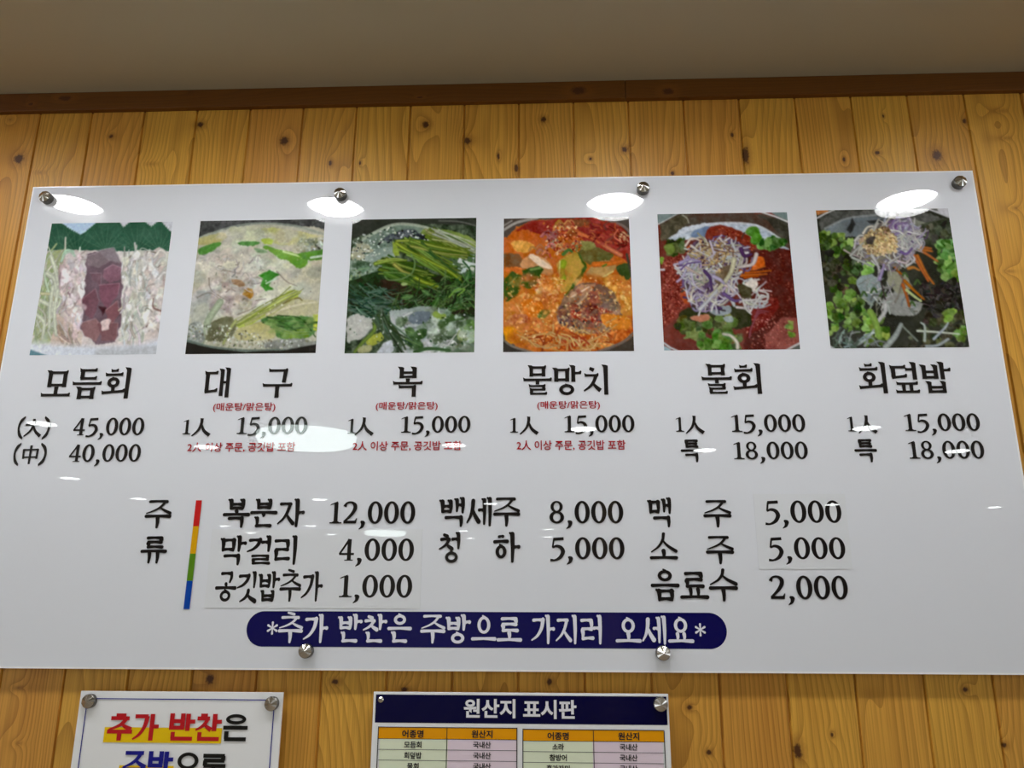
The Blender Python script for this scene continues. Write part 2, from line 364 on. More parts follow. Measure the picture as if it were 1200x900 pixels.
class Hangul:
    """style 'print': sharp bookish strokes; 'brush': round writing-brush strokes; 'block': heavy poster strokes"""
    def __init__(self, ink, style):
        self.k = ink; self.s = style
        self.wv, self.wh = {'print': (0.158, 0.100), 'brush': (0.156, 0.112), 'block': (0.178, 0.148)}[style]
    def h(self, x0, y0, x1, y1=None, f=1.0):
        y1 = y0 if y1 is None else y1; w = self.wh*f
        if self.s == 'print':
            self.k.path([(x0, y0), (x1, y1)], [w*0.95, w*0.85, w*0.82, w*0.85, w*0.95])
            self.k.poly([(x0-0.02, y0+w*0.85), (x0+0.07, y0+w*0.4), (x0+0.05, y0-w*0.45), (x0+0.005, y0-w*0.5)])
            self.k.poly([(x1-0.09, y1+w*0.35), (x1-0.01, y1+w*0.85), (x1+0.02, y1+w*0.5), (x1, y1-w*0.48), (x1-0.08, y1-w*0.4)])
        elif self.s == 'brush':
            self.k.path([(x0+w*.4, y0), ((x0+x1)/2, (y0+y1)/2+0.012), (x1-w*.5, y1)], [w*1.05, w*0.82, w*1.2], 1)
        else: self.k.path([(x0, y0), (x1, y1)], [w, w])
    def v(self, x, y0, y1, f=1.0, nib=True, x1=None):
        w = self.wv*f; x1 = x if x1 is None else x1
        if self.s == 'print':
            self.k.path([(x, y0-0.01), (x1, y1)], [w*1.02, w*0.92, w*0.9, w*0.95])
            if nib: self.k.poly([(x-w*0.95, y0+0.035), (x+w*0.1, y0+0.02), (x+w*0.55, y0-0.015), (x+w*0.3, y0-0.09), (x-w*0.45, y0-0.085), (x-w*0.75, y0-0.01)])
        elif self.s == 'brush':
            self.k.path([(x-w*.05, y0-w*.3), (x+0.006, (y0+y1)/2), (x1-0.005, y1+w*.3)], [w*1.05, w*0.9, w*0.62], 1)
            if nib: self.k.path([(x-w*0.62, y0-w*.05), (x, y0-w*.45)], [w*0.5, w*0.9], 1)
        else: self.k.path([(x, y0), (x1, y1)], [w, w])
    def d(self, pts, w0=1.0, w1=1.0, wm=None, f=1.0):
        w = self.wv*f; n = len(pts); wm = (w0+w1)/2 if wm is None else wm
        ws = [w*(w0+(wm-w0)*2*i/(n-1)) if i <= (n-1)/2 else w*(wm+(w1-wm)*(2*i/(n-1)-1)) for i in range(n)]
        self.k.path(pts, ws, 1 if self.s == 'brush' else 0)
    def o(self, cx, cy, rx, ry):
        w = {'print': 0.128, 'brush': 0.130, 'block': 0.155}[self.s]
        rx, ry = max(rx, w*1.15), max(ry, w*1.1)
        self.k.ring(cx, cy, rx, ry, rx-w*0.98, ry-w*0.8)
        if self.s == 'print': self.k.poly([(cx-0.06, cy+ry+0.02), (cx+0.05, cy+ry-0.01), (cx+0.05, cy+ry-w*0.5), (cx-0.03, cy+ry-w*0.5)])
        if self.s == 'brush': self.k.path([(cx-0.05, cy+ry+0.015), (cx+0.03, cy+ry-0.03)], [0.06, 0.085], 1)
    def cons(self, c, bx, pos):
        x0, y0, x1, y1 = bx; W, H = x1-x0, y1-y0
        X = lambda u: x0+u*W
        Y = lambda u: y0+u*H
        a, b = self.wv/2, self.wh/2
        f = 1.0 if H > 0.36 else 0.9
        left, right, top, bot = x0+a, x1-a, y1-b, y0+b
        if c == 'ㄱ':
            if pos == 'v':
                self.h(x0+0.03, top, X(.92), top+0.005); self.d([(X(.86), top+.02), (X(.74), Y(.55)), (X(.42), Y(.2)), (X(0), Y(0.0))], 1.0, 0.35, 0.8)
            elif pos == 'h':
                self.h(x0+0.02, top, right+a*.6); self.v(right, top+b, y0-0.01, .92, False, right-0.05)
            else:
                self.h(x0, top, right+a*.6); self.v(right, top+b, y0-0.02, .95, False)
        elif c == 'ㄴ':
            self.v(left, y1, bot, f); self.h(left-a*.8, bot, x1+0.02)
        elif c == 'ㄷ':
            self.h(x0, top, x1-0.01); self.v(left+.02, top, bot, f, False); self.h(left-a*.5, bot, x1+0.01, bot+(0.05 if pos == 'v' and self.s != 'block' else 0))
        elif c == 'ㄹ':
            g = 0.8 if H < 0.4 else 1.0
            self.h(x0, top, right+a*.7, None, g); m = Y(.52)
            self.v(right, top, m, g, False); self.h(left-a*.6, m, right+a*.7, None, g)
            self.v(left+.01, m, bot, g, False); self.h(left-a*.5, bot, x1+0.03, bot+(0.02 if pos == 'v' else 0), g)
        elif c == 'ㅁ':
            self.v(left, y1, y0-.01, f); self.h(left, top, right+a); self.v(right, top+b, y0-.01, f, False); self.h(left, bot+.01, right)
        elif c == 'ㅂ':
            self.v(left, y1, y0, f); self.v(right, y1, y0, f); self.h(left, Y(.52), right); self.h(left-a*.4, bot, right+a*.4)
        elif c == 'ㅅ':
            g = 0.74 if pos == 'h' and self.s != 'block' else 1.0
            self.d([(X(.52), y1), (X(.47), Y(.66)), (X(.3), Y(.3)), (X(0), Y(.0))], 1.0, 0.4, 0.85, g)
            self.d([(X(.47), Y(.64)), (X(.68), Y(.33)), (X(1), Y(.04))], 0.5, 1.1, 0.9, g)
        elif c == 'ㅈ' or c == 'ㅊ':
            t = top; g = (0.66 if pos == 'h' else 0.86) if self.s != 'block' else 0.92
            if c == 'ㅊ':
                if self.s == 'block': self.h(X(.28), y1-b*.8, X(.72), None, .8)
                else: self.d([(X(.36), y1+.02), (X(.62), Y(.93))], 0.8, 1.0, None, g)
                t = Y(.70)
            self.h(X(.06), t, X(.88), None, .86 if pos == 'h' and self.s != 'block' else 1.0); hh = t-y0
            self.d([(X(.76), t), (X(.58), y0+hh*.55), (X(.34), y0+hh*.24), (X(0), y0-.01)], 0.95, 0.4, 0.8, g)
            self.d([(X(.53), y0+hh*.50), (X(.74), y0+hh*.24), (X(1), y0+hh*.0)], 0.5, 1.1, 0.9, g)
        elif c == 'ㅌ':
            self.h(x0, top, x1); self.v(left, top, bot, f, False); self.h(left, Y(.5), x1-.03); self.h(left-a*.5, bot, x1+.01)
        elif c == 'ㅍ':
            self.h(x0, top, x1, None, .9); self.v(X(.32), top, bot, .85, False); self.v(X(.68), top, bot, .85, False); self.h(x0-.04, bot, x1+.04, None, .9)
        elif c == 'ㅎ':
            if self.s == 'block': self.h(X(.25), y1-b*.6, X(.75), None, .75)
            else: self.h(X(.3), Y(.97), X(.7), Y(.985), .85)
            self.h(X(0), Y(.74), X(1.0), Y(.76)); r = min(W*.36, H*.30); self.o(X(.5), y0+H*.30, W*.36, H*.30)
        elif c == 'ㅇ':
            if pos == 'f': self.o(X(.5), Y(.5), min(W*.42, .27), H*.52)
            elif self.s == 'block': self.o(X(.5), Y(.5), W*.47, H*.52)
            elif pos == 'v': self.o(X(.5), Y(.52), W*.46, min(H*.42, W*.55))
            else: self.o(X(.5), Y(.5), min(W*.42, .26), H*.5)
    def syllable(self, ch):
        i = ord(ch)-0xAC00; l, v, t = INITIAL[i//588], VOWEL[(i % 588)//28], FINAL[i % 28]
        bl = self.s == 'block'
        if v in 'ㅏㅐㅓㅔㅣ':
            yb = (.36 if bl else 0.44) if t else 0.0; yt = 0.99
            ym = (yb+yt)/2 + (0.02 if t else 0.02)
            lx1 = {'ㅏ': .58, 'ㅣ': .62, 'ㅐ': .50, 'ㅔ': .46, 'ㅓ': .56}[v]
            ly0, ly1 = (.46, .90) if t else (.14, .88)
            if v == 'ㅏ': self.v(.72, yt, yb); self.h(.74, ym, 1.0, ym+.01)
            elif v == 'ㅣ': self.v(.82, yt, yb)
            elif v == 'ㅓ': self.v(.84, yt, yb); self.h(.54, ym+.04, .84)
            elif v == 'ㅐ': self.v(.66, yt-.04, yb+.05, .9); self.v(.88, yt, yb, .95); self.h(.66, ym, .88)
            elif v == 'ㅔ': self.v(.68, yt-.04, yb+.05, .9); self.v(.89, yt, yb, .95); self.h(.44, ym+.05, .68)
            if bl: lx1, ly0, ly1 = .60, (.40 if t else .04), (1.0 if t else .97)
            self.cons(l, (0.0 if bl else .03, ly0, lx1, ly1), 'v')
            if bl and t: self.cons(t, (.08, 0.0, .92, .32), 'f')
            elif t: self.cons(t, (.20 if v != 'ㅏ' else .16, 0.0, .90 if v != 'ㅏ' else .80, .36), 'f')
        elif v in 'ㅗㅛㅜㅠㅡ':
            if t:
                yb = {'ㅗ': .45, 'ㅜ': .52, 'ㅡ': .50}[v]
                self.h(0.0, yb, 1.0)
                if v == 'ㅗ': self.v(.5, .62, yb, .9, False); box_ = (.20, .62, .80, .99)
                elif v == 'ㅜ': self.v(.5, yb, .36, .9, False); box_ = (.20, .64, .80, .99)
                else: box_ = (.20, .62, .80, .99)
                if l == 'ㅇ': box_ = (.2, .63, .8, 1.0)
                if bl: box_ = (.06, box_[1], .94, box_[3])
                self.cons(l, box_, 'h'); self.cons(t, (.06 if bl else .20, 0.0, .94 if bl else .80, .37 if v != 'ㅜ' else .36), 'f')
            else:
                if v == 'ㅗ': self.h(0.0, .13, 1.0); self.v(.5, .42, .13, .95, False); bx = (.16, .40, .84, .92)
                elif v == 'ㅛ': self.h(0.0, .13, 1.0); self.v(.37, .42, .13, .85, False); self.v(.63, .42, .13, .85, False); bx = (.17, .42, .83, .94)
                elif v == 'ㅜ' and bl: self.h(0.0, .32, 1.0); self.v(.5, .32, -.01, 1, False); bx = (.05, .40, .95, 1.0)
                elif v == 'ㅜ': self.h(0.0, .42, 1.0); self.v(.5, .42, -.01, .95, False); bx = (.16, .52, .84, .98)
                elif v == 'ㅠ': self.h(0.0, .44, 1.0); self.v(.35, .44, .0, .88, False); self.v(.66, .44, .0, .88, False); bx = (.18, .54, .82, .98)
                else: self.h(0.0, .16, 1.0); bx = (.17, .34, .83, .95)
                if v == 'ㅗ' and l == 'ㅅ': bx = (.06, .34, .94, .98)
                if v == 'ㅜ' and l in 'ㅈㅊㅅ' and not bl: bx = (.05, .535, .95, 1.0 if l != 'ㅊ' else 1.04)
                if bl: bx = (.05, bx[1], .95, bx[3])
                self.cons(l, bx, 'h')
        elif v == 'ㅚ':
            self.v(.86, 1.0, 0.0); self.v(.37, .42, .22, .9, False); self.h(.0, .19, .78, .25)
            self.cons(l, (.06, .36, .66, .93), 'h')

DIGIT_W = {'0': .76, '1': .70, '2': .76, '4': .76, '5': .74, '8': .77, ',': .40, ' ': .4}
def digit(k, c):
    """bookish figures in a box one unit high"""
    if c == '0': k.ring(.38, .5, .35, .52, .158, .415)
    elif c == '1':
        k.path([(.40, .97), (.40, .03)], [.19, .18, .19]); k.path([(.12, .03), (.68, .03)], [.06, .07, .06])
        k.poly([(.10, .83), (.16, .90), (.46, 1.02), (.46, .93), (.33, .90)])
        k.poly([(.22, .055), (.33, .13), (.47, .13), (.58, .055)])
    elif c == '2':
        k.path([(.10, .77), (.19, .93), (.40, .97), (.57, .85), (.58, .66), (.44, .42), (.25, .22), (.09, .07)], [.16, .09, .10, .18, .18, .15, .11, .10])
        k.path([(.07, .065), (.62, .065)], [.13, .13, .14]); k.poly([(.58, .11), (.66, .24), (.70, .24), (.66, 0.0), (.58, 0.0)])
    elif c == '4':
        k.path([(.50, .99), (.50, .02)], [.18, .17, .17]); k.path([(.05, .30), (.72, .30)], [.10, .10, .10]); k.path([(.50, .99), (.07, .30)], [.11, .09, .09])
        k.path([(.30, .02), (.68, .02)], [.045, .045])
    elif c == '5':
        k.path([(.20, .92), (.66, .95)], [.15, .14, .14]); k.path([(.22, .94), (.16, .54)], [.08, .08])
        k.path([(.15, .52), (.33, .60), (.53, .53), (.62, .33), (.50, .08), (.26, -.06), (.05, -.05)], [.07, .13, .17, .19, .16, .09, .12])
    elif c == '8':
        k.ring(.385, .75, .28, .27, .135, .19); k.ring(.385, .265, .335, .29, .165, .19)
    elif c == ',':
        k.path([(.17, .07), (.23, .02), (.19, -.14), (.06, -.25)], [.13, .20, .13, .04], 1)
def glyph(k, c, style):
    k.n = 0
    if '가' <= c <= '힣': Hangul(k, style).syllable(c)
    elif c == '人':
        k.path([(.50, 1.0), (.48, .70), (.34, .33), (.02, .0)], [.17, .16, .13, .07]); k.path([(.50, .66), (.66, .30), (.98, .03)], [.09, .17, .21])
        k.poly([(.38, 1.02), (.58, 1.0), (.56, .92), (.44, .95)])
    elif c == '大':
        k.path([(.50, 1.0), (.49, .66), (.36, .33), (.03, .02)], [.15, .14, .12, .07]); k.path([(.50, .62), (.66, .30), (.97, .03)], [.08, .15, .19]); k.path([(.05, .66), (.95, .69)], [.10, .085, .11])
    elif c == '中':
        k.path([(.5, 1.0), (.5, 0.0)], [.14, .13, .12]); k.path([(.08, .76), (.94, .78)], [.095, .08, .10]); k.path([(.10, .36), (.92, .38)], [.09, .08, .09])
        k.path([(.11, .80), (.13, .28)], [.13, .12]); k.path([(.90, .80), (.88, .28)], [.13, .12])
    elif c == '(':
        k.path([(.95, 1.05), (.35, .80), (.15, .5), (.35, .15), (.95, -.10)], [.12, .28, .33, .28, .12])
    elif c == ')':
        k.path([(.05, 1.05), (.65, .80), (.85, .5), (.65, .15), (.05, -.10)], [.12, .28, .33, .28, .12])
    elif c == '*':
        for q in range(3):
            a = math.pi*(q/3+.5); k.path([(.5-.46*math.cos(a), .5-.46*math.sin(a)), (.5, .5), (.5+.46*math.cos(a), .5+.46*math.sin(a))], [.2, .09, .2], 1, False)
    else: digit(k, c)

def ink_obj(name, ink, y, m, parent):
    return mesh_obj(name, [(x, y-d, z) for x, z, d in ink.v], ink.f, m, parent)
def cell(px0, px1, py0, py1, Y):
    pm = (py0+py1)/2; xm = (px0+px1)/2
    return (P(px0, pm, Y)[0], P(xm, py1, Y)[2], P(px1, pm, Y)[0], P(xm, py0, Y)[2])
def write(name, items, y, m, parent, style='print', depth=None, fill=0.94):
    """items: (text, px left, px right, py top, py bottom) of the photograph; the characters share the width"""
    if len(items) > 1 and name not in ('size_mark', 'person_count'):
        return [write(name, [i], y, m, parent, style, depth, fill) for i in items][0]
    k = Ink(); Y = -OFF if depth is None else depth
    for text, a, b, t, u in items:
        x0, z0, x1, z1 = cell(a, b, t, u, Y)
        if any(c in '0123456789' for c in text):
            ws = [DIGIT_W[c] for c in text]; s = (x1-x0)/sum(ws); x = x0
            for c, w_ in zip(text, ws):
                k.cell = (x, z0, x+s, z1); glyph(k, c, style); x += w_*s
        else:
            n = len(text); p = (x1-x0)/n
            for i, c in enumerate(text):
                if c == ' ': continue
                g = p*(1-fill)/2; k.cell = (x0+i*p+g, z0, x0+(i+1)*p-g, z1); glyph(k, c, style)
    return ink_obj(name, k, y, m, parent)
def sans(name, items, y, m, parent, weight=0.0, depth=None):
    """plain printed type from Blender's own built-in typeface, flattened to a mesh"""
    if len(items) > 1: return [sans(name, [i], y, m, parent, weight, depth) for i in items][0]
    Y = -OFF if depth is None else depth; vs, fs = [], []
    for text, a, b, t, u in items:
        x0, z0, x1, z1 = cell(a, b, t, u, Y)
        cu = bpy.data.curves.new('type', 'FONT'); cu.body = text; cu.offset = weight; cu.resolution_u = 3; cu.fill_mode = 'FRONT'
        o = bpy.data.objects.new('type', cu); COL.objects.link(o); bpy.context.view_layer.update()
        me = bpy.data.meshes.new_from_object(o.evaluated_get(bpy.context.evaluated_depsgraph_get()))
        c = np.array([v.co[:2] for v in me.vertices]); lo, hi = c.min(0), c.max(0); base = len(vs)
        vs += [(x0+(x1-x0)*(q[0]-lo[0])/(hi[0]-lo[0]), y, z0+(z1-z0)*(q[1]-lo[1])/(hi[1]-lo[1])) for q in c]
        fs += [tuple(base+i for i in reversed(p.vertices)) for p in me.polygons]
        bpy.data.objects.remove(o); bpy.data.curves.remove(cu); bpy.data.meshes.remove(me)
    return mesh_obj(name, vs, fs, m, parent)

# ------------------------------------------------------------------ printed dish photographs
def srand(seed): return np.random.default_rng(seed)
class Print:
    """a picture made of brush marks; every coordinate is read off an enlargement of the photograph"""
    W, H = 400, 420
    def __init__(self, quad, origin, scale, seed):
        self.r = srand(seed)
        (ax, ay), (bx, by), (cx, cy), (dx, dy) = quad                       # TL TR BR BL in photograph pixels
        p = [P(*q) for q in quad]
        self.x0, self.x1 = (p[0][0]+p[3][0])/2, (p[1][0]+p[2][0])/2
        self.z1, self.z0 = (p[0][2]+p[1][2])/2, (p[2][2]+p[3][2])/2
        self.o, self.s = origin, scale
        self.img = np.ones((self.H, self.W, 3))*0.8
        self.yy, self.xx = np.mgrid[0:self.H, 0:self.W].astype(float)
        self.n1 = self.noise(9); self.n2 = self.noise(28); self.n3 = self.noise(80)
        self.k = self.W*(1/scale)*abs(P(600+1, 330)[0]-P(600, 330)[0])/(self.x1-self.x0)   # canvas px per enlargement px
    def noise(self, n):
        g = self.r.random((n+2, n+2)); x = self.xx/self.W*n; y = self.yy/self.H*n
        xi, yi = x.astype(int), y.astype(int); fx, fy = x-xi, y-yi; fx = fx*fx*(3-2*fx); fy = fy*fy*(3-2*fy)
        return (g[yi, xi]*(1-fx)+g[yi, xi+1]*fx)*(1-fy)+(g[yi+1, xi]*(1-fx)+g[yi+1, xi+1]*fx)*fy
    def T(self, pts):
        out = []
        for x, y in pts:
            q = P(self.o[0]+x/self.s, self.o[1]+y/self.s)
            out.append(((q[0]-self.x0)/(self.x1-self.x0)*self.W, (self.z1-q[2])/(self.z1-self.z0)*self.H))
        return np.array(out)
    def window(self, c, pad):
        a = np.floor(c.min(0)-pad).astype(int); b = np.ceil(c.max(0)+pad).astype(int)+1
        a = np.maximum(a, 0); b = np.minimum(b, (self.W, self.H))
        return (slice(a[1], b[1]), slice(a[0], b[0])) if (b > a).all() else None
    def spline(self, c, closed=False, n=6):
        if len(c) < 3: return c
        e = np.vstack([c[-1:], c, c[:2]]) if closed else np.vstack([2*c[0]-c[1], c, 2*c[-1]-c[-2]])
        out = []
        for i in range(1, len(e)-2):
            for t in np.arange(n)/n:
                a, b, cc, d = e[i-1:i+3]; out.append(0.5*(2*b+(cc-a)*t+(2*a-5*b+4*cc-d)*t*t+(3*b-a-3*cc+d)*t**3))
        if not closed: out.append(c[-1])
        return np.array(out)
    def poly(self, pts, col, var=0.05, wob=3.0, alpha=1.0, round_=False, col2=None, soft=2.6):
        c = self.T(pts)
        if round_: c = self.spline(c, True)
        w = self.window(c, wob+2)
        if w is None: return
        x = self.xx[w]+(self.n2[w]-.5)*2*wob; y = self.yy[w]+(self.n1[w]-.5)*1.4*wob+(self.n3[w]-.5)*wob*.7
        ins = np.zeros(x.shape, bool); dist = np.full(x.shape, 1e9); px, py = c[-1]
        for qx, qy in c:
            cond = ((qy > y) != (py > y)) & (x < (px-qx)*(y-qy)/(py-qy+1e-12)+qx); ins ^= cond
            vx, vy = qx-px, qy-py; L = vx*vx+vy*vy+1e-9; t = np.clip(((x-px)*vx+(y-py)*vy)/L, 0, 1)
            dist = np.minimum(dist, np.hypot(x-px-t*vx, y-py-t*vy)); px, py = qx, qy
        sd = np.where(ins, dist, -dist); a = np.clip(sd/soft+.5, 0, 1)[..., None]*alpha
        base = np.array(col, float)/255
        if col2 is not None:
            f = np.clip(self.n1[w]*.45+self.n2[w]*.4+self.n3[w]*.3-.08, 0, 1)[..., None]; f = np.clip((f-.5)*2.2+.5, 0, 1)
            base = base*(1-f)+np.array(col2, float)/255*f
        sh = ((self.n2[w]-.5)+(self.n3[w]-.5)*.8)[..., None]*2*var
        self.img[w] = self.img[w]*(1-a)+np.clip(base+sh, 0, 1)*a
    def line(self, pts, w0, col, w1=None, edge=0.0, alpha=1.0, smooth=True):
        c = self.T(pts); w0 = w0*self.k; w1 = w0 if w1 is None else w1*self.k
        if smooth: c = self.spline(c)
        pad = max(w0, w1)+2; win = self.window(c, pad)
        if win is None: return
        x, y = self.xx[win], self.yy[win]; best = np.full(x.shape, 1e9); n = len(c)-1
        for i in range(n):
            px, py = c[i]; vx, vy = c[i+1]-c[i]; L = vx*vx+vy*vy+1e-9; t = np.clip(((x-px)*vx+(y-py)*vy)/L, 0, 1)
            ww = (w0+(w1-w0)*(i+t)/n)/2; best = np.minimum(best, np.hypot(x-px-t*vx, y-py-t*vy)-ww)
        a = np.clip(.5-best, 0, 1)[..., None]*alpha
        inner = np.clip(-best/(max(w0, w1)/2+1e-6), 0, 1)[..., None]
        b = np.clip(np.array(col, float)/255*(1-edge*(1-inner)), 0, 1)
        self.img[win] = self.img[win]*(1-a)+b*a
    def jit(self, col, d=14): return np.clip(np.array(col, float)+self.r.normal(0, d)*np.ones(3)+self.r.normal(0, d*.35, 3), 0, 255)
    def pick(self, cols): return cols[self.r.integers(len(cols))]
    def inside(self, n, pts):
        c = np.array(pts, float); out = []
        lo, hi = c.min(0), c.max(0)
        while len(out) < n:
            q = lo+self.r.random(2)*(hi-lo); s = False; p = c[-1]
            for r_ in c:
                if (r_[1] > q[1]) != (p[1] > q[1]) and q[0] < (p[0]-r_[0])*(q[1]-r_[1])/(p[1]-r_[1])+r_[0]: s = not s
                p = r_
            if s: out.append(q)
        return out
    def specks(self, n, pts, size, cols, alpha=1.0):
        for q in self.inside(n, pts):
            r_ = size[0]+(size[1]-size[0])*self.r.random()**2; self.line([q, q+self.r.normal(0, r_*.5, 2)], r_, self.jit(self.pick(cols)), alpha=alpha, smooth=False)
    def strands(self, n, pts, length, width, cols, ang, spread, curl=.3, edge=.35):
        for q in self.inside(n, pts):
            a = math.radians(ang+self.r.normal(0, spread)); l = length*(.5+self.r.random()*.8); d = np.array([math.cos(a), -math.sin(a)])
            nrm = np.array([d[1], -d[0]])*l*curl*self.r.normal(); w_ = width*(.6+.7*self.r.random())
            self.line([q-d*l/2, q+nrm*.5, q+d*l/2], w_, self.jit(self.pick(cols)), w_*.7, edge)
    def blobs(self, n, pts, size, cols, var=.05, wob=3, stretch=1.0, ang=0.0, alpha=1.0, soft=2.6):
        for q in self.inside(n, pts):
            r_ = size[0]+(size[1]-size[0])*self.r.random(); k = self.r.integers(5, 8); t0 = self.r.random()*6; ca, sa = math.cos(math.radians(ang)), -math.sin(math.radians(ang))
            pp = []
            for i in range(k):
                rr = r_*(.65+.6*self.r.random()); t = t0+2*math.pi*i/k; u, v_ = rr*math.cos(t)*stretch, rr*math.sin(t); pp.append((q[0]+u*ca-v_*sa, q[1]+u*sa+v_*ca))
            self.poly(pp, self.jit(self.pick(cols)), var, wob, alpha, True, soft=soft)
    def leaf(self, x, y, l, w_, ang, col, vein=(150, 185, 110)):
        a = math.radians(ang); d = np.array([math.cos(a), -math.sin(a)]); n = np.array([d[1], -d[0]]); q = np.array([x, y])
        self.poly([q, q+d*l*.3+n*w_*.5, q+d*l*.7+n*w_*.42, q+d*l, q+d*l*.7-n*w_*.42, q+d*l*.3-n*w_*.5], col, .06, 2.5, round_=True)
        self.line([q, q+d*l*.9], 5, vein, 2, alpha=.6, smooth=False)
    def grass(self, n, a, b, jitter, w_, cols, bend=.12, edge=.45):
        a, b = np.array(a, float), np.array(b, float)
        for _ in range(n):
            p = a+self.r.normal(0, jitter, 2); q = b+self.r.normal(0, jitter*1.3, 2); m = (p+q)/2+np.array([-(q-p)[1], (q-p)[0]])*bend*self.r.normal()
            self.line([p, m, q], w_*(.5+self.r.random()), self.jit(self.pick(cols)), w_*.6, edge)
    def build(self, name, label, y, parent, m, gain=0.95, veil=0.005):
        tex = self.noise(55)*.3+self.noise(95)*.35+self.noise(170)*.35
        self.img = np.clip(self.img*(1+.30*(tex-.5))[..., None], 0, 1)
        im = self.img.reshape(self.H//2, 2, self.W//2, 2, 3).mean((1, 3))
        for ax in (0, 1): im = (im*2+np.take(im, np.clip(np.arange(im.shape[ax])-1, 0, None), ax)+np.take(im, np.clip(np.arange(im.shape[ax])+1, None, im.shape[ax]-1), ax))/4
        h, w_ = im.shape[:2]
        l = np.where(im <= .04045, im/12.92, ((im+.055)/1.055)**2.4); l = np.clip((l-veil)/gain, 0.002, .93)
        u = np.linspace(0, 1, w_); v = np.linspace(0, 1, h)
        gx, gz = np.meshgrid(self.x0+(self.x1-self.x0)*u, self.z1+(self.z0-self.z1)*v)
        co = np.stack([gx, np.full_like(gx, y), gz], -1).reshape(-1, 3)
        i = np.arange(h*w_).reshape(h, w_); f = np.stack([i[:-1, :-1], i[1:, :-1], i[1:, 1:], i[:-1, 1:]], -1).reshape(-1, 4)
        me = bpy.data.meshes.new(name)
        me.vertices.add(len(co)); me.vertices.foreach_set('co', co.astype(np.float32).ravel())
        me.loops.add(f.size); me.loops.foreach_set('vertex_index', f.ravel().astype(np.int32))
        me.polygons.add(len(f)); me.polygons.foreach_set('loop_start', np.arange(0, f.size, 4, dtype=np.int32)); me.polygons.foreach_set('loop_total', np.full(len(f), 4, np.int32))
        me.update(calc_edges=True)
        at = me.color_attributes.new('ink', 'FLOAT_COLOR', 'POINT')
        at.data.foreach_set('color', np.concatenate([l.reshape(-1, 3), np.ones((h*w_, 1))], 1).astype(np.float32).ravel())
        o = link(name, me, m, parent); o['label'] = label; return o

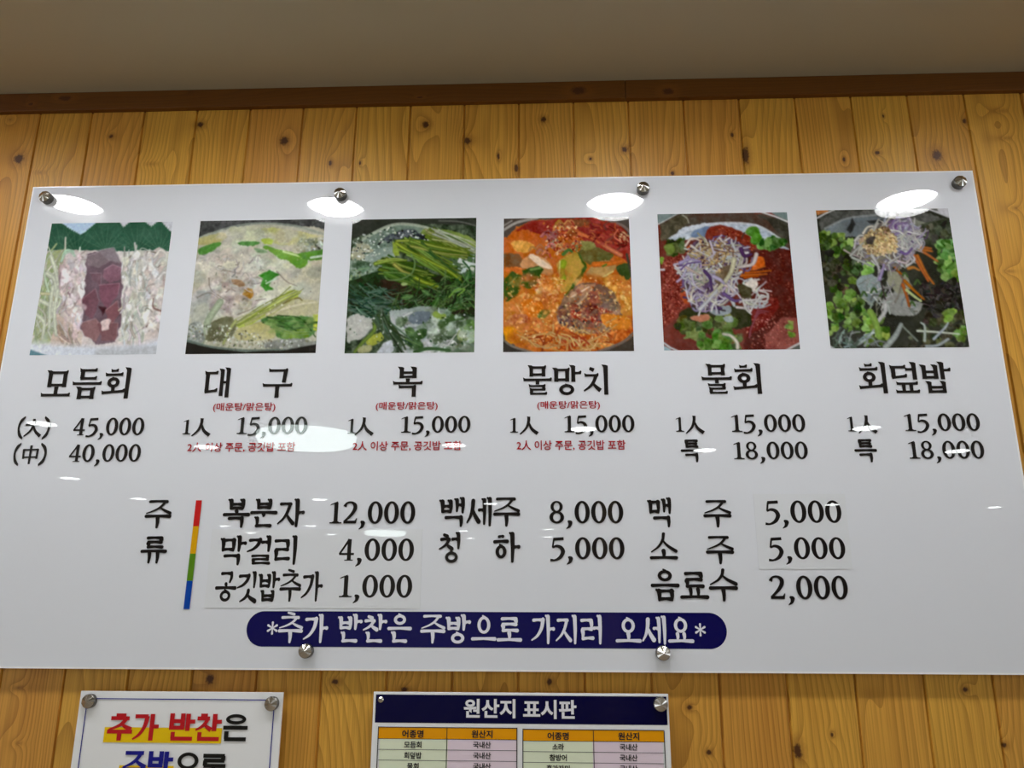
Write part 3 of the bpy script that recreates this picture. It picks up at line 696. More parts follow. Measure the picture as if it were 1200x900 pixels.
def picture_sashimi():
    q = Print([(62,260),(201.5,262),(183.5,415.5),(34,416)], (0, 240), 5, 1)
    q.poly([(0,0),(1100,0),(1100,950),(0,950)], (196,198,206), .02, 0)
    q.poly([(340,90),(600,90),(520,200),(420,190)], (176,200,226), .02, 4)
    q.poly([(290,90),(345,103),(420,150),(470,178),(505,158),(580,97),(695,97),(720,138),(770,97),(838,97),(885,132),(935,93),(965,128),(1010,170),(1010,290),(260,300)], (58,98,80), .05, 2, col2=(34,72,54))
    for a, b in (((310,104),(345,104)), ((345,104),(420,150)), ((420,150),(470,178)), ((505,158),(580,98)), ((580,98),(695,98)), ((695,98),(720,137)), ((720,137),(770,98)), ((770,98),(838,98)), ((838,98),(885,131)), ((885,131),(935,94)), ((935,94),(1000,165))):
        n = max(2, int(math.hypot(b[0]-a[0], b[1]-a[1])/14))
        for k in range(n):
            x, y = a[0]+(b[0]-a[0])*(k+.5)/n, a[1]+(b[1]-a[1])*(k+.5)/n; q.line([(x, y+10), (x, y-3)], 13, (44,84,64), 5, smooth=False)
    for x, y, a in ((360,270,100),(620,270,85),(800,270,88),(935,275,85),(450,290,80)):
        for k in range(9):
            b = math.radians(a+(k-4)*17); q.line([(x,y),(x+150*math.cos(b),y-150*math.sin(b))], 5, (104,138,112), 2, alpha=.35, smooth=False)
    q.poly([(265,270),(1010,270),(960,850),(175,870)], (214,208,206), .05, 4, col2=(184,172,168))
    # shredded radish on the left
    q.poly([(290,275),(400,270),(370,500),(320,800),(190,820),(240,520)], (176,190,168), .05, 6, col2=(150,158,110))
    q.strands(60, [(290,290),(380,280),(350,560),(310,790),(200,800),(240,500)], 190, 15, [(214,222,196),(196,208,180),(222,224,206),(180,196,150)], 75, 24, .3)
    q.line([(360,330),(385,270),(430,275),(440,310)], 13, (170,205,180)); q.line([(470,250),(465,290)], 9, (214,224,214))
    q.line([(280,390),(330,440),(340,520)], 17, (216,224,200), 14, .25); q.line([(335,470),(310,600),(300,660)], 24, (222,226,206), 18, .25)
    q.line([(245,520),(300,525),(320,560)], 20, (208,206,164), 14, .3)
    # pale fish slices, left column
    q.poly([(390,300),(505,290),(515,420),(500,720),(420,800),(330,780),(360,560),(345,390)], (208,192,190), .06, 6, col2=(184,164,162))
    for pp, c in (([(345,370),(390,360),(440,480),(380,540),(350,500)], (196,176,178)), ([(390,300),(500,295),(515,400),(450,470),(395,380)], (220,212,210)),
                  ([(360,530),(440,560),(500,640),(460,720),(400,650)], (212,196,192)), ([(345,660),(400,640),(450,780),(400,800)], (220,210,204)), ([(470,420),(515,430),(490,560),(460,500)], (222,214,212))):
        q.poly(pp, c, .05, 6, round_=True, col2=tuple(v-22 for v in c))
    q.strands(46, [(360,310),(510,300),(490,720),(350,780)], 90, 11, [(230,222,220),(214,200,198),(176,154,152),(236,232,230)], 78, 30, .3)
    # dark red tuna in the middle
    q.poly([(510,290),(670,255),(710,340),(720,620),(680,800),(560,815),(470,720),(490,560),(505,420)], (116,98,108), .05, 5, col2=(88,70,78))
    tune = lambda c: (c[0]-8, c[1]+10, c[2]+6)
    for pp, c in (([(510,300),(610,270),(640,330),(580,370),(520,350)], (142,110,120)), ([(570,270),(668,250),(705,320),(700,340),(640,330)], (150,122,132)), ([(610,380),(660,350),(712,370),(705,440),(640,460),(605,420)], (150,98,116)),
                  ([(530,400),(595,400),(590,470),(540,440)], (128,84,98)), ([(580,470),(700,460),(690,520),(630,610),(590,560)], (138,80,98)), ([(485,550),(560,490),(580,560),(540,665),(500,640)], (128,76,90)),
                  ([(615,620),(690,560),(700,640),(660,700),(630,680)], (146,88,98)), ([(475,690),(560,665),(600,720),(560,800),(490,760)], (150,98,104)), ([(570,690),(690,690),(680,790),(600,790)], (132,80,88))):
        c = tune(c); q.poly(pp, c, .04, 4, col2=tuple(v-24 for v in c)); q.line(pp[:3], 5, tuple(min(255, v+46) for v in c), 3, alpha=.6, smooth=False)
    q.poly([(590,690),(640,670),(640,720),(600,735)], (206,186,184), .05, 4, round_=True); q.poly([(575,590),(625,600),(600,650)], (70,40,46), .04, 3)
    # white fish, right columns
    q.poly([(715,280),(840,270),(850,420),(860,660),(840,790),(700,800),(720,560),(722,400)], (214,214,208), .05, 5, col2=(184,182,170))
    q.strands(70, [(725,290),(835,285),(850,640),(830,780),(715,790)], 110, 13, [(228,230,224),(206,206,196),(190,186,170),(236,236,232)], 82, 18, .25)
    q.poly([(845,290),(930,250),(1000,290),(1000,560),(940,740),(840,790),(865,560)], (208,200,194), .06, 6, col2=(180,166,160))
    for x, y in ((880,300),(940,290),(870,370),(950,340),(900,420),(960,420),(890,530),(950,530),(900,600),(945,620),(880,680),(920,700)):
        q.line([(x-34,y+14),(x,y-24),(x+36,y+8),(x+10,y+38)], 26, q.jit((226,222,218), 8), 16, .28)
    q.strands(26, [(850,300),(990,280),(950,720),(850,770)], 80, 9, [(150,128,118),(236,232,230),(196,180,172)], 60, 50, .6)
    q.poly([(330,640),(480,740),(480,830),(300,830)], (212,200,190), .05, 5, col2=(180,160,146)); q.strands(16, [(340,680),(470,760),(450,820),(330,820)], 120, 15, [(224,216,204),(196,176,160)], 110, 20, .2)
    q.blobs(60, [(370,320),(500,300),(500,720),(380,780),(350,560)], (14,34), [(244,238,240),(226,212,214),(200,184,186),(248,246,248)], .05, 5, .6, 0, .6, 4)
    q.blobs(60, [(725,290),(990,280),(950,720),(720,790)], (14,36), [(244,244,242),(228,226,220),(196,190,182),(248,248,248)], .05, 5, .6, 0, .62, 4)
    q.line([(362,330),(380,290),(415,275),(438,300)], 15, (180,208,186), 13, .2)
    for pp in ([(275,400),(320,440),(335,540)], [(240,560),(300,600),(330,700)], [(300,300),(330,400),(340,470)], [(215,640),(260,690),(250,780)], [(310,480),(296,600),(290,720)], [(340,500),(320,640),(330,760)]): q.line(pp, 24, (216,222,202), 18, .25)
    # the plate edge
    q.poly([(150,800),(330,815),(600,830),(800,820),(1000,770),(1000,950),(100,950)], (206,212,222), .02, 5, soft=22); q.poly([(560,840),(950,815),(950,950),(540,950)], (180,184,190), .02, 4, soft=14)
    q.poly([(160,838),(285,884),(160,900)], (92,130,142), .02, 1)
    return q

def picture_cod():
    q = Print([(235.5,258),(380.6,258),(370,414),(217,414.8)], (200, 240), 5, 2)
    q.poly([(0,0),(1100,0),(1100,950),(0,950)], (64,66,66), .03, 0, col2=(88,90,90))
    q.poly([(100,300),(170,190),(300,150),(480,115),(720,125),(920,185),(920,700),(850,810),(640,860),(400,855),(220,830),(60,790)], (200,198,180), .05, 5, round_=True, col2=(170,168,146))
    q.line([(160,200),(330,140),(490,112),(720,124),(910,180)], 16, (150,160,150), alpha=.7)
    q.poly([(160,200),(300,165),(330,190),(260,230),(170,240)], (186,184,134), .04, 5, round_=True, col2=(170,160,100))
    q.poly([(510,150),(700,145),(880,190),(760,230),(560,220)], (204,200,148), .04, 6, round_=True, col2=(176,180,110))
    q.poly([(340,140),(520,135),(540,230),(380,235)], (206,206,186), .05, 6, round_=True, col2=(180,184,150))
    q.poly([(740,210),(890,190),(890,270),(760,275)], (126,136,120), .06, 7, round_=True, col2=(180,186,176))
    q.specks(60, [(740,200),(890,190),(880,290),(740,280)], (6,18), [(90,100,84),(206,212,206),(150,150,120)])
    q.poly([(270,290),(420,235),(560,290),(640,360),(560,470),(460,620),(330,640),(220,560),(160,520),(220,420)], (212,204,192), .06, 6, round_=True, col2=(184,174,164))
    q.poly([(560,320),(800,350),(880,440),(700,480),(600,470)], (212,208,192), .04, 6, round_=True, col2=(192,188,160))
    q.poly([(130,540),(200,505),(290,540),(300,600),(220,680),(120,690)], (180,182,178), .06, 6, round_=True, col2=(146,150,146))
    q.poly([(220,430),(340,400),(480,470),(490,560),(420,640),(320,650),(230,540)], (190,178,168), .08, 7, round_=True, col2=(152,140,134))
    q.poly([(355,435),(420,440),(430,470),(380,470)], (156,118,84), .06, 5, round_=True); q.poly([(430,490),(485,490),(470,545),(430,530)], (180,134,58), .08, 5, round_=True); q.poly([(380,555),(470,560),(460,590),(400,580)], (172,140,104), .06, 5, round_=True)
    soup = [(150,330),(330,180),(620,140),(880,200),(870,640),(560,660),(330,680),(120,720)]
    q.blobs(150, soup, (14,46), [(226,226,212),(206,208,186),(192,196,180),(214,214,180),(172,178,166),(234,234,222),(200,192,182)], .06, 8, 1.5, 10, .42, 9)
    q.blobs(60, [(230,410),(480,430),(500,620),(220,640)], (8,26), [(226,218,210),(170,156,148),(150,138,130),(206,196,186)], .06, 6, 1.3, 20, .5, 6)
    q.poly([(355,435),(420,440),(430,470),(380,470)], (156,118,84), .06, 5, .8, True); q.poly([(430,490),(485,490),(470,545),(430,530)], (180,134,58), .08, 5, .85, True)
    for pp in ([(280,375),(340,388),(410,405)], [(225,430),(240,500),(330,560)], [(395,640),(450,620),(500,595)], [(620,390),(680,450),(740,475)], [(500,560),(560,550)], [(160,540),(230,515),(300,560)]):
        q.line(pp, 8, (126,116,108), 4, alpha=.75)
    q.strands(44, [(240,300),(540,300),(480,600),(240,560)], 46, 7, [(228,224,214),(176,166,156),(210,200,188),(234,230,222)], 20, 60, .5)
    # leek and greens
    q.poly([(160,270),(230,235),(290,222),(260,268),(180,300)], (104,162,76), .07, 5, round_=True, col2=(70,124,50)); q.poly([(390,225),(450,215),(520,222),(480,242),(410,240)], (84,140,70), .06, 4, round_=True)
    q.poly([(530,205),(590,205),(590,235),(545,230)], (176,196,84), .05, 4, round_=True); q.poly([(490,255),(550,265),(560,285),(510,280)], (130,160,120), .05, 4, round_=True)
    q.poly([(550,245),(650,262),(780,300),(800,345),(740,375),(660,320),(580,280)], (140,184,84), .08, 6, round_=True, col2=(84,140,44)); q.line([(660,275),(730,295),(790,310)], 13, (206,226,164), 8)
    q.poly([(740,285),(890,270),(890,320),(790,325)], (110,166,64), .07, 6, round_=True, col2=(70,120,48)); q.line([(820,310),(885,300)], 14, (200,216,196))
    q.poly([(512,410),(575,382),(640,410),(600,430),(570,470),(600,490),(560,502),(525,470),(545,430)], (74,146,56), .08, 4, col2=(40,104,34)); q.line([(560,460),(620,430)], 10, (190,214,190))
    q.poly([(370,690),(560,590),(700,500),(770,500),(740,545),(560,650),(420,730)], (188,202,104), .05, 4, col2=(164,182,70)); q.line([(390,690),(560,610),(720,510)], 12, (216,224,150), 8, alpha=.8)
    q.poly([(560,640),(700,560),(850,560),(860,630),(700,660),(600,670)], (202,198,168), .05, 5, round_=True, col2=(180,176,134)); q.line([(660,575),(740,545),(770,560)], 12, (120,110,60), 6); q.line([(570,640),(720,590),(840,570)], 14, (222,216,190), 10, alpha=.7)
    q.poly([(540,670),(680,650),(850,660),(850,740),(760,780),(640,780),(570,720)], (96,142,78), .07, 6, round_=True, col2=(60,104,50)); q.poly([(640,740),(760,720),(800,770),(680,785)], (110,146,50), .06, 5, round_=True)
    q.poly([(400,720),(560,690),(610,770),(480,790),(380,780)], (196,192,146), .05, 5, round_=True, col2=(176,170,110)); q.poly([(830,640),(862,640),(860,730),(840,730)], (190,200,70), .05, 3)
    q.poly([(240,690),(340,650),(390,690),(340,790),(230,800),(200,780)], (120,120,92), .08, 6, round_=True, col2=(90,92,66))
    q.grass(10, (400,700), (740,515), 14, 8, [(206,216,130),(164,182,80),(222,228,170)], .03)
    q.grass(12, (580,690), (840,700), 26, 9, [(120,164,90),(60,100,50),(150,180,110)], .1)
    q.blobs(26, [(560,660),(850,660),(840,760),(640,780)], (8,24), [(70,110,56),(110,150,80),(140,170,96)], .06, 5, 1.6, 10, .5, 5)
    q.line([(290,570),(220,680),(180,800)], 44, (176,190,160), 40, .2); q.line([(380,680),(340,740),(310,810)], 20, (178,186,120), 16, .2)
    q.poly([(100,700),(180,690),(190,800),(100,790)], (140,146,140), .10, 6, round_=True, col2=(190,196,192))
    # froth at the rim
    q.line([(95,795),(240,832),(440,852),(640,845),(850,805)], 16, (96,112,104), alpha=.9)
    q.poly([(570,800),(720,780),(850,795),(840,815),(640,842),(560,840)], (150,152,146), .10, 6, round_=True, col2=(112,116,110))
    q.specks(330, [(100,700),(330,700),(600,790),(840,790),(700,840),(420,848),(110,790)], (3,11), [(228,232,226),(196,200,190),(140,144,120),(96,98,76)])
    q.specks(120, [(160,260),(880,320),(860,650),(150,650)], (3,9), [(232,230,220),(170,160,140),(120,120,104)], .8)
    q.poly([(80,795),(240,838),(440,860),(640,852),(860,812),(860,950),(80,950)], (36,34,32), .02, 2)
    return q

def picture_puffer():
    q = Print([(413,257),(558.5,256),(555.5,413),(404,414)], (390, 240), 5, 3)
    q.poly([(0,0),(1100,0),(1100,950),(0,950)], (44,58,42), .06, 5, col2=(86,100,80))
    q.poly([(110,80),(850,80),(850,120),(400,110),(110,200)], (58,62,56), .04, 5, col2=(40,44,38)); q.line([(620,95),(740,100),(840,125)], 8, (120,122,116), alpha=.7)
    q.poly([(150,220),(340,125),(480,120),(560,140),(400,230),(300,330),(200,360),(110,280)], (134,152,140), .10, 7, round_=True, col2=(96,116,102))
    q.line([(180,200),(340,122),(480,120),(620,160),(800,230),(845,270)], 20, (182,192,172), 14, alpha=.8)
    q.poly([(110,260),(150,225),(210,230),(240,280),(210,330),(130,340)], (182,182,158), .05, 5, round_=True, col2=(160,160,130))
    q.poly([(200,290),(340,250),(350,330),(250,370),(190,350)], (168,182,176), .08, 6, round_=True, col2=(120,140,130))
    q.poly([(300,200),(380,160),(480,150),(560,200),(620,230),(560,240),(440,215),(340,220)], (44,50,58), .08, 6, round_=True, col2=(80,88,96))
    q.specks(260, [(120,200),(340,130),(640,190),(600,240),(360,230),(220,350),(110,330)], (3,12), [(206,214,206),(230,236,230),(96,116,100),(30,38,36)])
    q.poly([(520,150),(640,145),(840,200),(840,310),(740,300),(600,230)], (148,168,84), .08, 7, round_=True, col2=(92,120,50))
    q.grass(36, (580,170), (830,300), 26, 13, [(176,194,92),(126,156,60),(196,208,140),(92,124,44)], .05); q.grass(10, (600,150), (840,260), 14, 9, [(206,216,190),(222,228,210)], .04)
    q.poly([(650,300),(840,290),(840,420),(800,440),(700,380)], (110,128,108), .10, 6, round_=True, col2=(60,84,56)); q.specks(60, [(680,310),(830,300),(820,420),(700,390)], (5,22), [(206,214,210),(160,176,160),(56,84,44)])
    q.line([(740,330),(800,345),(840,350)], 22, (206,214,214), 14)
    # left middle dark greens
    q.poly([(100,340),(250,340),(260,460),(100,470)], (80,104,80), .10, 7, round_=True, col2=(132,150,136)); q.specks(60, [(105,350),(240,350),(230,460),(105,460)], (4,16), [(176,190,184),(56,84,60),(150,170,120)])
    q.poly([(95,450),(300,380),(500,400),(840,430),(840,640),(640,640),(420,620),(240,590),(95,610)], (40,44,28), .05, 7, col2=(30,54,28))
    q.poly([(290,440),(420,450),(450,560),(360,600),(290,520)], (46,34,26), .03, 6, round_=True); q.poly([(500,560),(700,540),(800,580),(700,650),(560,620)], (40,34,24), .03, 6, round_=True)
    # the bundle of water parsley stems
    q.grass(40, (300,350), (560,440), 26, 15, [(86,124,44),(118,150,52),(60,98,34),(140,168,66)], .06)
    q.grass(54, (430,240), (700,400), 24, 15, [(70,112,40),(104,142,48),(48,86,30),(132,160,62)], .04)
    q.grass(14, (470,220), (780,290), 14, 14, [(120,150,48),(158,176,78),(92,128,40)], .04)
    for pp, a, b, c in (([(370,225),(440,270),(560,330),(680,390),(745,440)], 24, 18, (140,164,44)), ([(375,212),(480,214),(600,245),(780,280)], 17, 13, (150,168,62)), ([(380,260),(520,320),(660,420)], 18, 14, (118,150,46)),
                        ([(250,345),(330,328),(430,325)], 26, 12, (140,168,60)), ([(265,330),(360,315),(415,322)], 12, 8, (166,188,84)), ([(360,350),(410,390),(460,410)], 24, 18, (160,160,72)), ([(480,425),(540,455),(625,480)], 24, 20, (134,156,40)),
                        ([(520,220),(600,300),(720,400)], 14, 10, (56,96,38)), ([(560,340),(640,400),(690,430)], 14, 10, (110,146,52)), ([(300,395),(400,400),(480,420)], 12, 9, (92,130,60)), ([(455,215),(500,230),(560,260)], 20, 14, (120,152,52))):
        q.line(pp, a, c, b, .4); q.line(pp, a*.25, tuple(min(255, v+44) for v in c), 2, alpha=.6)
    q.line([(458,290),(480,340),(462,400),(400,435),(330,440),(305,420)], 10, (116,150,92), 8, .3); q.poly([(345,215),(372,235),(395,300),(360,300)], (142,164,60), .05, 3)
    # feathery dark herbs
    q.strands(150, [(95,470),(330,500),(420,620),(300,700),(100,620)], 130, 8, [(52,88,66),(84,120,100),(36,66,44),(110,140,124)], -12, 24, .12)
    q.strands(110, [(620,430),(835,430),(835,640),(600,620)], 100, 8, [(56,96,46),(84,124,60),(34,60,30),(100,134,80)], 40, 45, .4)
    q.strands(60, [(350,480),(640,480),(640,620),(350,620)], 90, 7, [(64,100,48),(36,60,30),(100,130,84)], 20, 60, .4)
    for x, y, l, w_, a, c in ((400,545,70,34,10,(84,120,70)), (400,465,40,18,0,(150,170,110)), (520,500,60,26,-30,(76,112,66)), (580,610,80,30,60,(66,104,52)), (700,510,60,26,20,(92,128,80)), (150,380,70,40,10,(110,140,116)), (780,440,60,30,70,(60,100,54))):
        q.leaf(x, y, l, w_, a, c)
    q.line([(680,540),(720,500),(770,495),(730,530)], 9, (110,150,60)); q.line([(760,330),(800,380),(810,440)], 10, (40,80,40))
    # bottom: broth, foam and pieces
    q.poly([(330,620),(560,600),(640,680),(600,760),(700,860),(400,870),(360,760)], (196,202,206), .08, 8, col2=(132,146,140))
    q.poly([(620,690),(840,650),(840,870),(560,870)], (120,136,118), .12, 8, col2=(64,86,60))
    q.strands(80, [(340,640),(600,620),(820,700),(820,860),(340,860)], 90, 10, [(220,226,230),(96,120,96),(60,84,54),(240,244,246),(150,164,160)], 30, 50, .5)
    q.poly([(640,640),(760,660),(700,730),(610,720)], (80,110,62), .06, 5, round_=True, col2=(56,84,44)); q.poly([(690,690),(760,680),(740,740),(680,740)], (206,212,216), .05, 5, round_=True)
    q.poly([(730,740),(830,720),(830,800),(740,800)], (152,168,112), .06, 5, round_=True, col2=(120,140,80)); q.line([(720,830),(780,805),(830,795)], 16, (92,126,60), 12)
    q.poly([(740,690),(820,670),(825,730),(760,745)], (92,132,60), .06, 5, round_=True)
    q.blobs(70, [(340,630),(620,620),(820,690),(820,860),(330,860)], (10,34), [(236,240,244),(206,214,218),(110,130,108),(64,88,58),(170,184,180)], .08, 7, 1.4, 20, .6, 5)
    q.leaf(420,780,120,66,-25,(62,92,52)); q.leaf(420,730,70,50,-20,(72,104,58)); q.leaf(500,730,60,80,-60,(56,86,46)); q.line([(600,640),(630,655),(650,650)], 34, (134,160,72), 26)
    q.poly([(460,640),(560,630),(540,690),(450,690)], (104,116,126), .05, 5, round_=True)
    q.poly([(85,680),(130,635),(190,650),(245,690),(200,760),(120,790),(80,800)], (196,196,190), .05, 6, round_=True, col2=(172,176,168))
    q.poly([(200,800),(240,760),(305,745),(290,790),(230,825)], (168,178,82), .05, 4, round_=True, col2=(150,156,50)); q.line([(245,690),(240,740),(180,800),(130,860)], 24, (116,146,60), 18, .3); q.poly([(160,830),(220,820),(215,860),(150,865)], (160,160,116), .05, 4, round_=True)
    q.grass(26, (280,640), (390,830), 24, 14, [(76,104,70),(110,134,110),(52,80,46)], .08)
    q.poly([(290,820),(350,790),(350,870),(270,870)], (190,196,204), .06, 6, round_=True); q.line([(480,860),(560,840),(680,850)], 22, (56,88,48), 16)
    q.specks(140, [(100,640),(820,640),(820,860),(100,860)], (3,9), [(236,240,240),(190,200,196),(44,66,40)])
    return q

def picture_red_stew():
    q = Print([(591,255.5),(737.5,255),(742.5,411.5),(589,412.5)], (570, 240), 5, 4)
    q.poly([(0,0),(1100,0),(1100,950),(0,950)], (92,82,74), .04, 4, col2=(70,62,56))
    q.line([(100,150),(180,105),(300,78)], 16, (160,156,150)); q.line([(100,125),(150,95)], 10, (140,136,130)); q.line([(700,90),(790,120),(845,165)], 16, (120,104,98))
    q.poly([(95,230),(180,130),(320,85),(640,75),(790,130),(850,220),(860,720),(760,820),(620,862),(300,862),(170,820),(95,740)], (198,116,38), .07, 6, col2=(176,84,30))
    q.poly([(110,200),(200,130),(330,85),(640,75),(790,130),(850,230),(845,340),(700,280),(560,200),(400,180),(250,180),(140,220)], (156,52,40), .07, 8, col2=(132,40,36))
    q.poly([(120,190),(200,150),(320,190),(300,260),(180,290),(110,280)], (206,110,40), .08, 8, round_=True, col2=(180,84,30)); q.poly([(145,225),(200,205),(280,240),(240,280),(170,265)], (220,160,72), .07, 5, round_=True)
    q.poly([(110,290),(200,290),(220,370),(110,370)], (134,84,46), .06, 7, round_=True, col2=(96,76,50)); q.poly([(110,370),(200,360),(210,390),(120,400)], (206,106,40), .06, 6, round_=True)
    q.poly([(500,90),(600,95),(610,130),(540,135)], (120,72,40), .05, 6, round_=True)
    # crumbled roe and flakes at the top
    for x, y, c in ((430,120,(226,170,84)),(480,130,(214,140,70)),(510,160,(206,110,60)),(400,180,(190,110,100)),(380,230,(206,168,140)),(440,250,(222,166,110)),(490,250,(224,150,90)),(370,190,(170,80,80)),(330,270,(206,130,80)),(800,190,(222,170,120)),(460,200,(196,90,50)),(560,250,(150,150,90)),(350,300,(206,110,60))):
        for k in range(7):
            o = q.r.normal(0, 16, 2); q.line([(x+o[0]-20,y+o[1]+8),(x+o[0],y+o[1]-12),(x+o[0]+20,y+o[1]+6)], 13, q.jit(c, 22), 8, .35)
    q.specks(150, [(330,110),(540,110),(560,270),(360,300)], (4,14), [(240,206,150),(170,60,40),(214,120,60),(120,40,30)])
    q.line([(520,150),(620,200),(700,250),(780,300)], 14, (214,110,60), 18, .3); q.line([(540,170),(600,190)], 18, (206,110,60)); q.line([(690,240),(740,270),(785,295)], 22, (222,130,90), 26, .3)
    q.strands(60, [(560,110),(780,130),(830,260),(640,220)], 60, 9, [(180,70,50),(140,40,36),(206,100,60),(110,40,34)], -20, 50, .4)
    # fish and vegetables in the middle
    q.poly([(205,340),(250,300),(330,310),(390,370),(370,420),(300,400),(220,370)], (214,166,120), .07, 5, round_=True, col2=(190,130,80)); q.poly([(245,310),(275,292),(360,345),(385,375),(330,370)], (236,210,184), .04, 4, round_=True)
    q.poly([(420,340),(520,280),(575,340),(540,440),(460,510),(415,480)], (186,160,70), .06, 5, round_=True, col2=(176,128,50)); q.line([(450,340),(440,380),(450,435)], 40, (146,170,40), 34, .2); q.line([(430,330),(425,440)], 8, (206,196,120))
    q.poly([(540,270),(640,245),(740,300),(700,340),(600,350),(560,310)], (110,96,50), .07, 5, round_=True, col2=(80,86,40)); q.poly([(525,275),(550,290),(590,370),(560,430),(470,540),(455,530),(540,420),(570,360)], (70,96,34), .06, 4, col2=(50,80,28))
    q.poly([(590,400),(640,340),(720,330),(760,370),(690,420),(600,440)], (196,156,96), .07, 6, round_=True, col2=(150,120,70)); q.line([(630,350),(720,345),(790,330)], 34, (222,116,40), 22, .25); q.line([(680,360),(700,350)], 12, (80,110,40)); q.line([(600,430),(660,430),(740,390)], 8, (206,190,120))
    q.poly([(560,220),(620,215),(640,245),(570,265)], (130,130,70), .07, 5, round_=True); q.line([(450,290),(480,265),(500,275)], 22, (70,110,50), 14)
    q.poly([(100,430),(150,385),(210,410),(200,470),(180,540),(120,565),(100,540)], (66,92,32), .05, 5, col2=(40,66,24)); q.poly([(215,380),(310,360),(328,380),(300,460),(250,490),(205,470)], (56,88,30), .05, 5, col2=(40,66,24)); q.line([(260,380),(315,370)], 14, (110,140,70)); q.line([(130,470),(180,420)], 7, (100,124,60))
    q.poly([(760,370),(820,340),(848,380),(845,430),(800,440)], (64,84,40), .05, 4, round_=True, col2=(44,64,26)); q.line([(820,290),(845,410)], 14, (60,60,50))
    q.poly([(330,440),(420,410),(410,470),(300,520)], (214,140,40), .07, 6, round_=True, col2=(196,96,30))
    q.specks(170, [(300,420),(430,420),(430,560),(290,560)], (4,16), [(232,190,130),(176,84,40),(222,150,60),(240,220,180)]); q.poly([(285,500),(330,490),(355,570),(320,560)], (224,200,164), .07, 5, round_=True)
    # foamy broth
    q.poly([(110,580),(240,520),(420,600),(420,760),(240,800),(110,760)], (206,132,54), .06, 8, round_=True, col2=(190,106,50)); q.poly([(640,420),(830,440),(850,640),(760,620),(700,480)], (202,142,56), .06, 8, round_=True, col2=(184,110,40))
    q.poly([(210,570),(300,560),(330,640),(240,660)], (214,116,30), .05, 7, round_=True); q.line([(180,590),(210,640)], 8, (232,190,140))
    q.poly([(130,650),(230,640),(230,690),(140,690)], (170,80,50), .08, 6, round_=True, col2=(206,150,110)); q.leaf(300,655,80,44,25,(90,110,44)); q.poly([(100,720),(180,720),(200,790),(120,800)], (226,156,20), .06, 7, round_=True, col2=(206,116,30))
    q.blobs(150, [(110,420),(420,400),(840,440),(840,720),(700,830),(220,810),(110,740)], (10,36), [(214,140,60),(190,100,40),(226,164,84),(170,80,36),(206,120,40)], .08, 8, 1.3, 20, .4, 8)
    # the speckled fish head
    q.poly([(440,560),(520,480),(600,460),(700,480),(770,560),(790,680),(700,760),(560,750),(450,700),(410,640)], (140,110,84), .09, 6, round_=True, col2=(110,80,66))
    q.poly([(490,520),(560,470),(640,470),(590,540),(520,590),(480,580)], (206,170,140), .09, 5, col2=(170,120,90)); q.line([(500,540),(600,480)], 12, (232,206,180), 7); q.line([(540,580),(620,490)], 9, (220,190,150), 6)
    q.poly([(430,590),(500,610),(480,690),(430,690)], (84,60,66), .08, 6, round_=True, col2=(120,96,90)); q.poly([(590,530),(660,500),(690,540),(620,590)], (150,80,60), .06, 6, round_=True)
    q.poly([(500,620),(640,590),(730,620),(720,670),(620,690),(520,660)], (140,40,30), .07, 7, round_=True, col2=(166,60,40)); q.poly([(470,570),(520,570),(520,620),(480,610)], (150,50,40), .07, 6, round_=True)
    q.specks(420, [(440,600),(520,560),(760,620),(780,700),(660,760),(520,740),(430,690)], (3,12), [(206,180,130),(90,66,56),(60,56,60),(180,140,96),(230,206,160),(130,50,36)])
    q.specks(120, [(620,480),(760,560),(780,640),(700,600)], (3,9), [(110,100,80),(200,160,100),(70,64,60)])
    q.blobs(60, [(440,570),(520,500),(740,560),(780,690),(640,750),(440,690)], (8,26), [(150,116,90),(110,84,74),(186,150,116),(90,74,72),(140,60,46)], .09, 6, 1.4, 15, .45, 5)
    # sprouts and flakes at the bottom
    q.poly([(280,750),(420,720),(560,760),(740,740),(840,700),(840,780),(700,840),(480,850),(300,840)], (190,88,34), .09, 8, round_=True, col2=(214,130,50)); q.poly([(440,770),(560,760),(580,830),(460,830)], (166,60,30), .07, 7, round_=True); q.poly([(680,640),(830,660),(830,720),(720,720)], (214,130,40), .07, 7, round_=True)
    q.strands(60, [(200,760),(420,740),(760,760),(700,840),(260,830)], 110, 9, [(224,160,84),(206,110,50),(236,190,120),(180,70,34)], 160, 40, .5)
    for pp in ([(210,770),(260,800),(300,830),(380,815)], [(270,765),(340,755),(400,770),(410,800)], [(390,690),(390,740),(370,750)], [(330,680),(350,700)], [(600,800),(660,770),(760,700)], [(700,690),(760,660)]): q.line(pp, 12, (230,180,110), 7, .3)
    q.specks(520, [(120,400),(840,440),(840,720),(700,820),(220,810),(110,700)], (3,10), [(236,190,110),(222,150,60),(170,70,30),(244,214,160),(200,110,40)], .85)
    q.specks(60, [(120,500),(420,560),(420,720),(130,720)], (6,20), [(236,196,120),(222,160,80)], .6); q.specks(40, [(690,450),(840,460),(840,600),(740,560)], (6,22), [(240,206,140),(226,170,80)], .6)
    q.poly([(90,790),(140,815),(240,855),(300,880),(80,880)], (54,50,46), .02, 2); q.line([(95,785),(160,830),(280,865)], 12, (120,112,104)); q.poly([(870,765),(800,810),(720,850),(640,880),(870,880)], (62,54,46), .02, 2); q.line([(862,745),(790,805),(640,862)], 13, (112,100,92))
    return q

def bowl_cut(q, tl, tr, bl, br):
    for pts in (tl, tr, bl, br):
        if pts: q.poly(pts[0], pts[1], .02, 0.0)

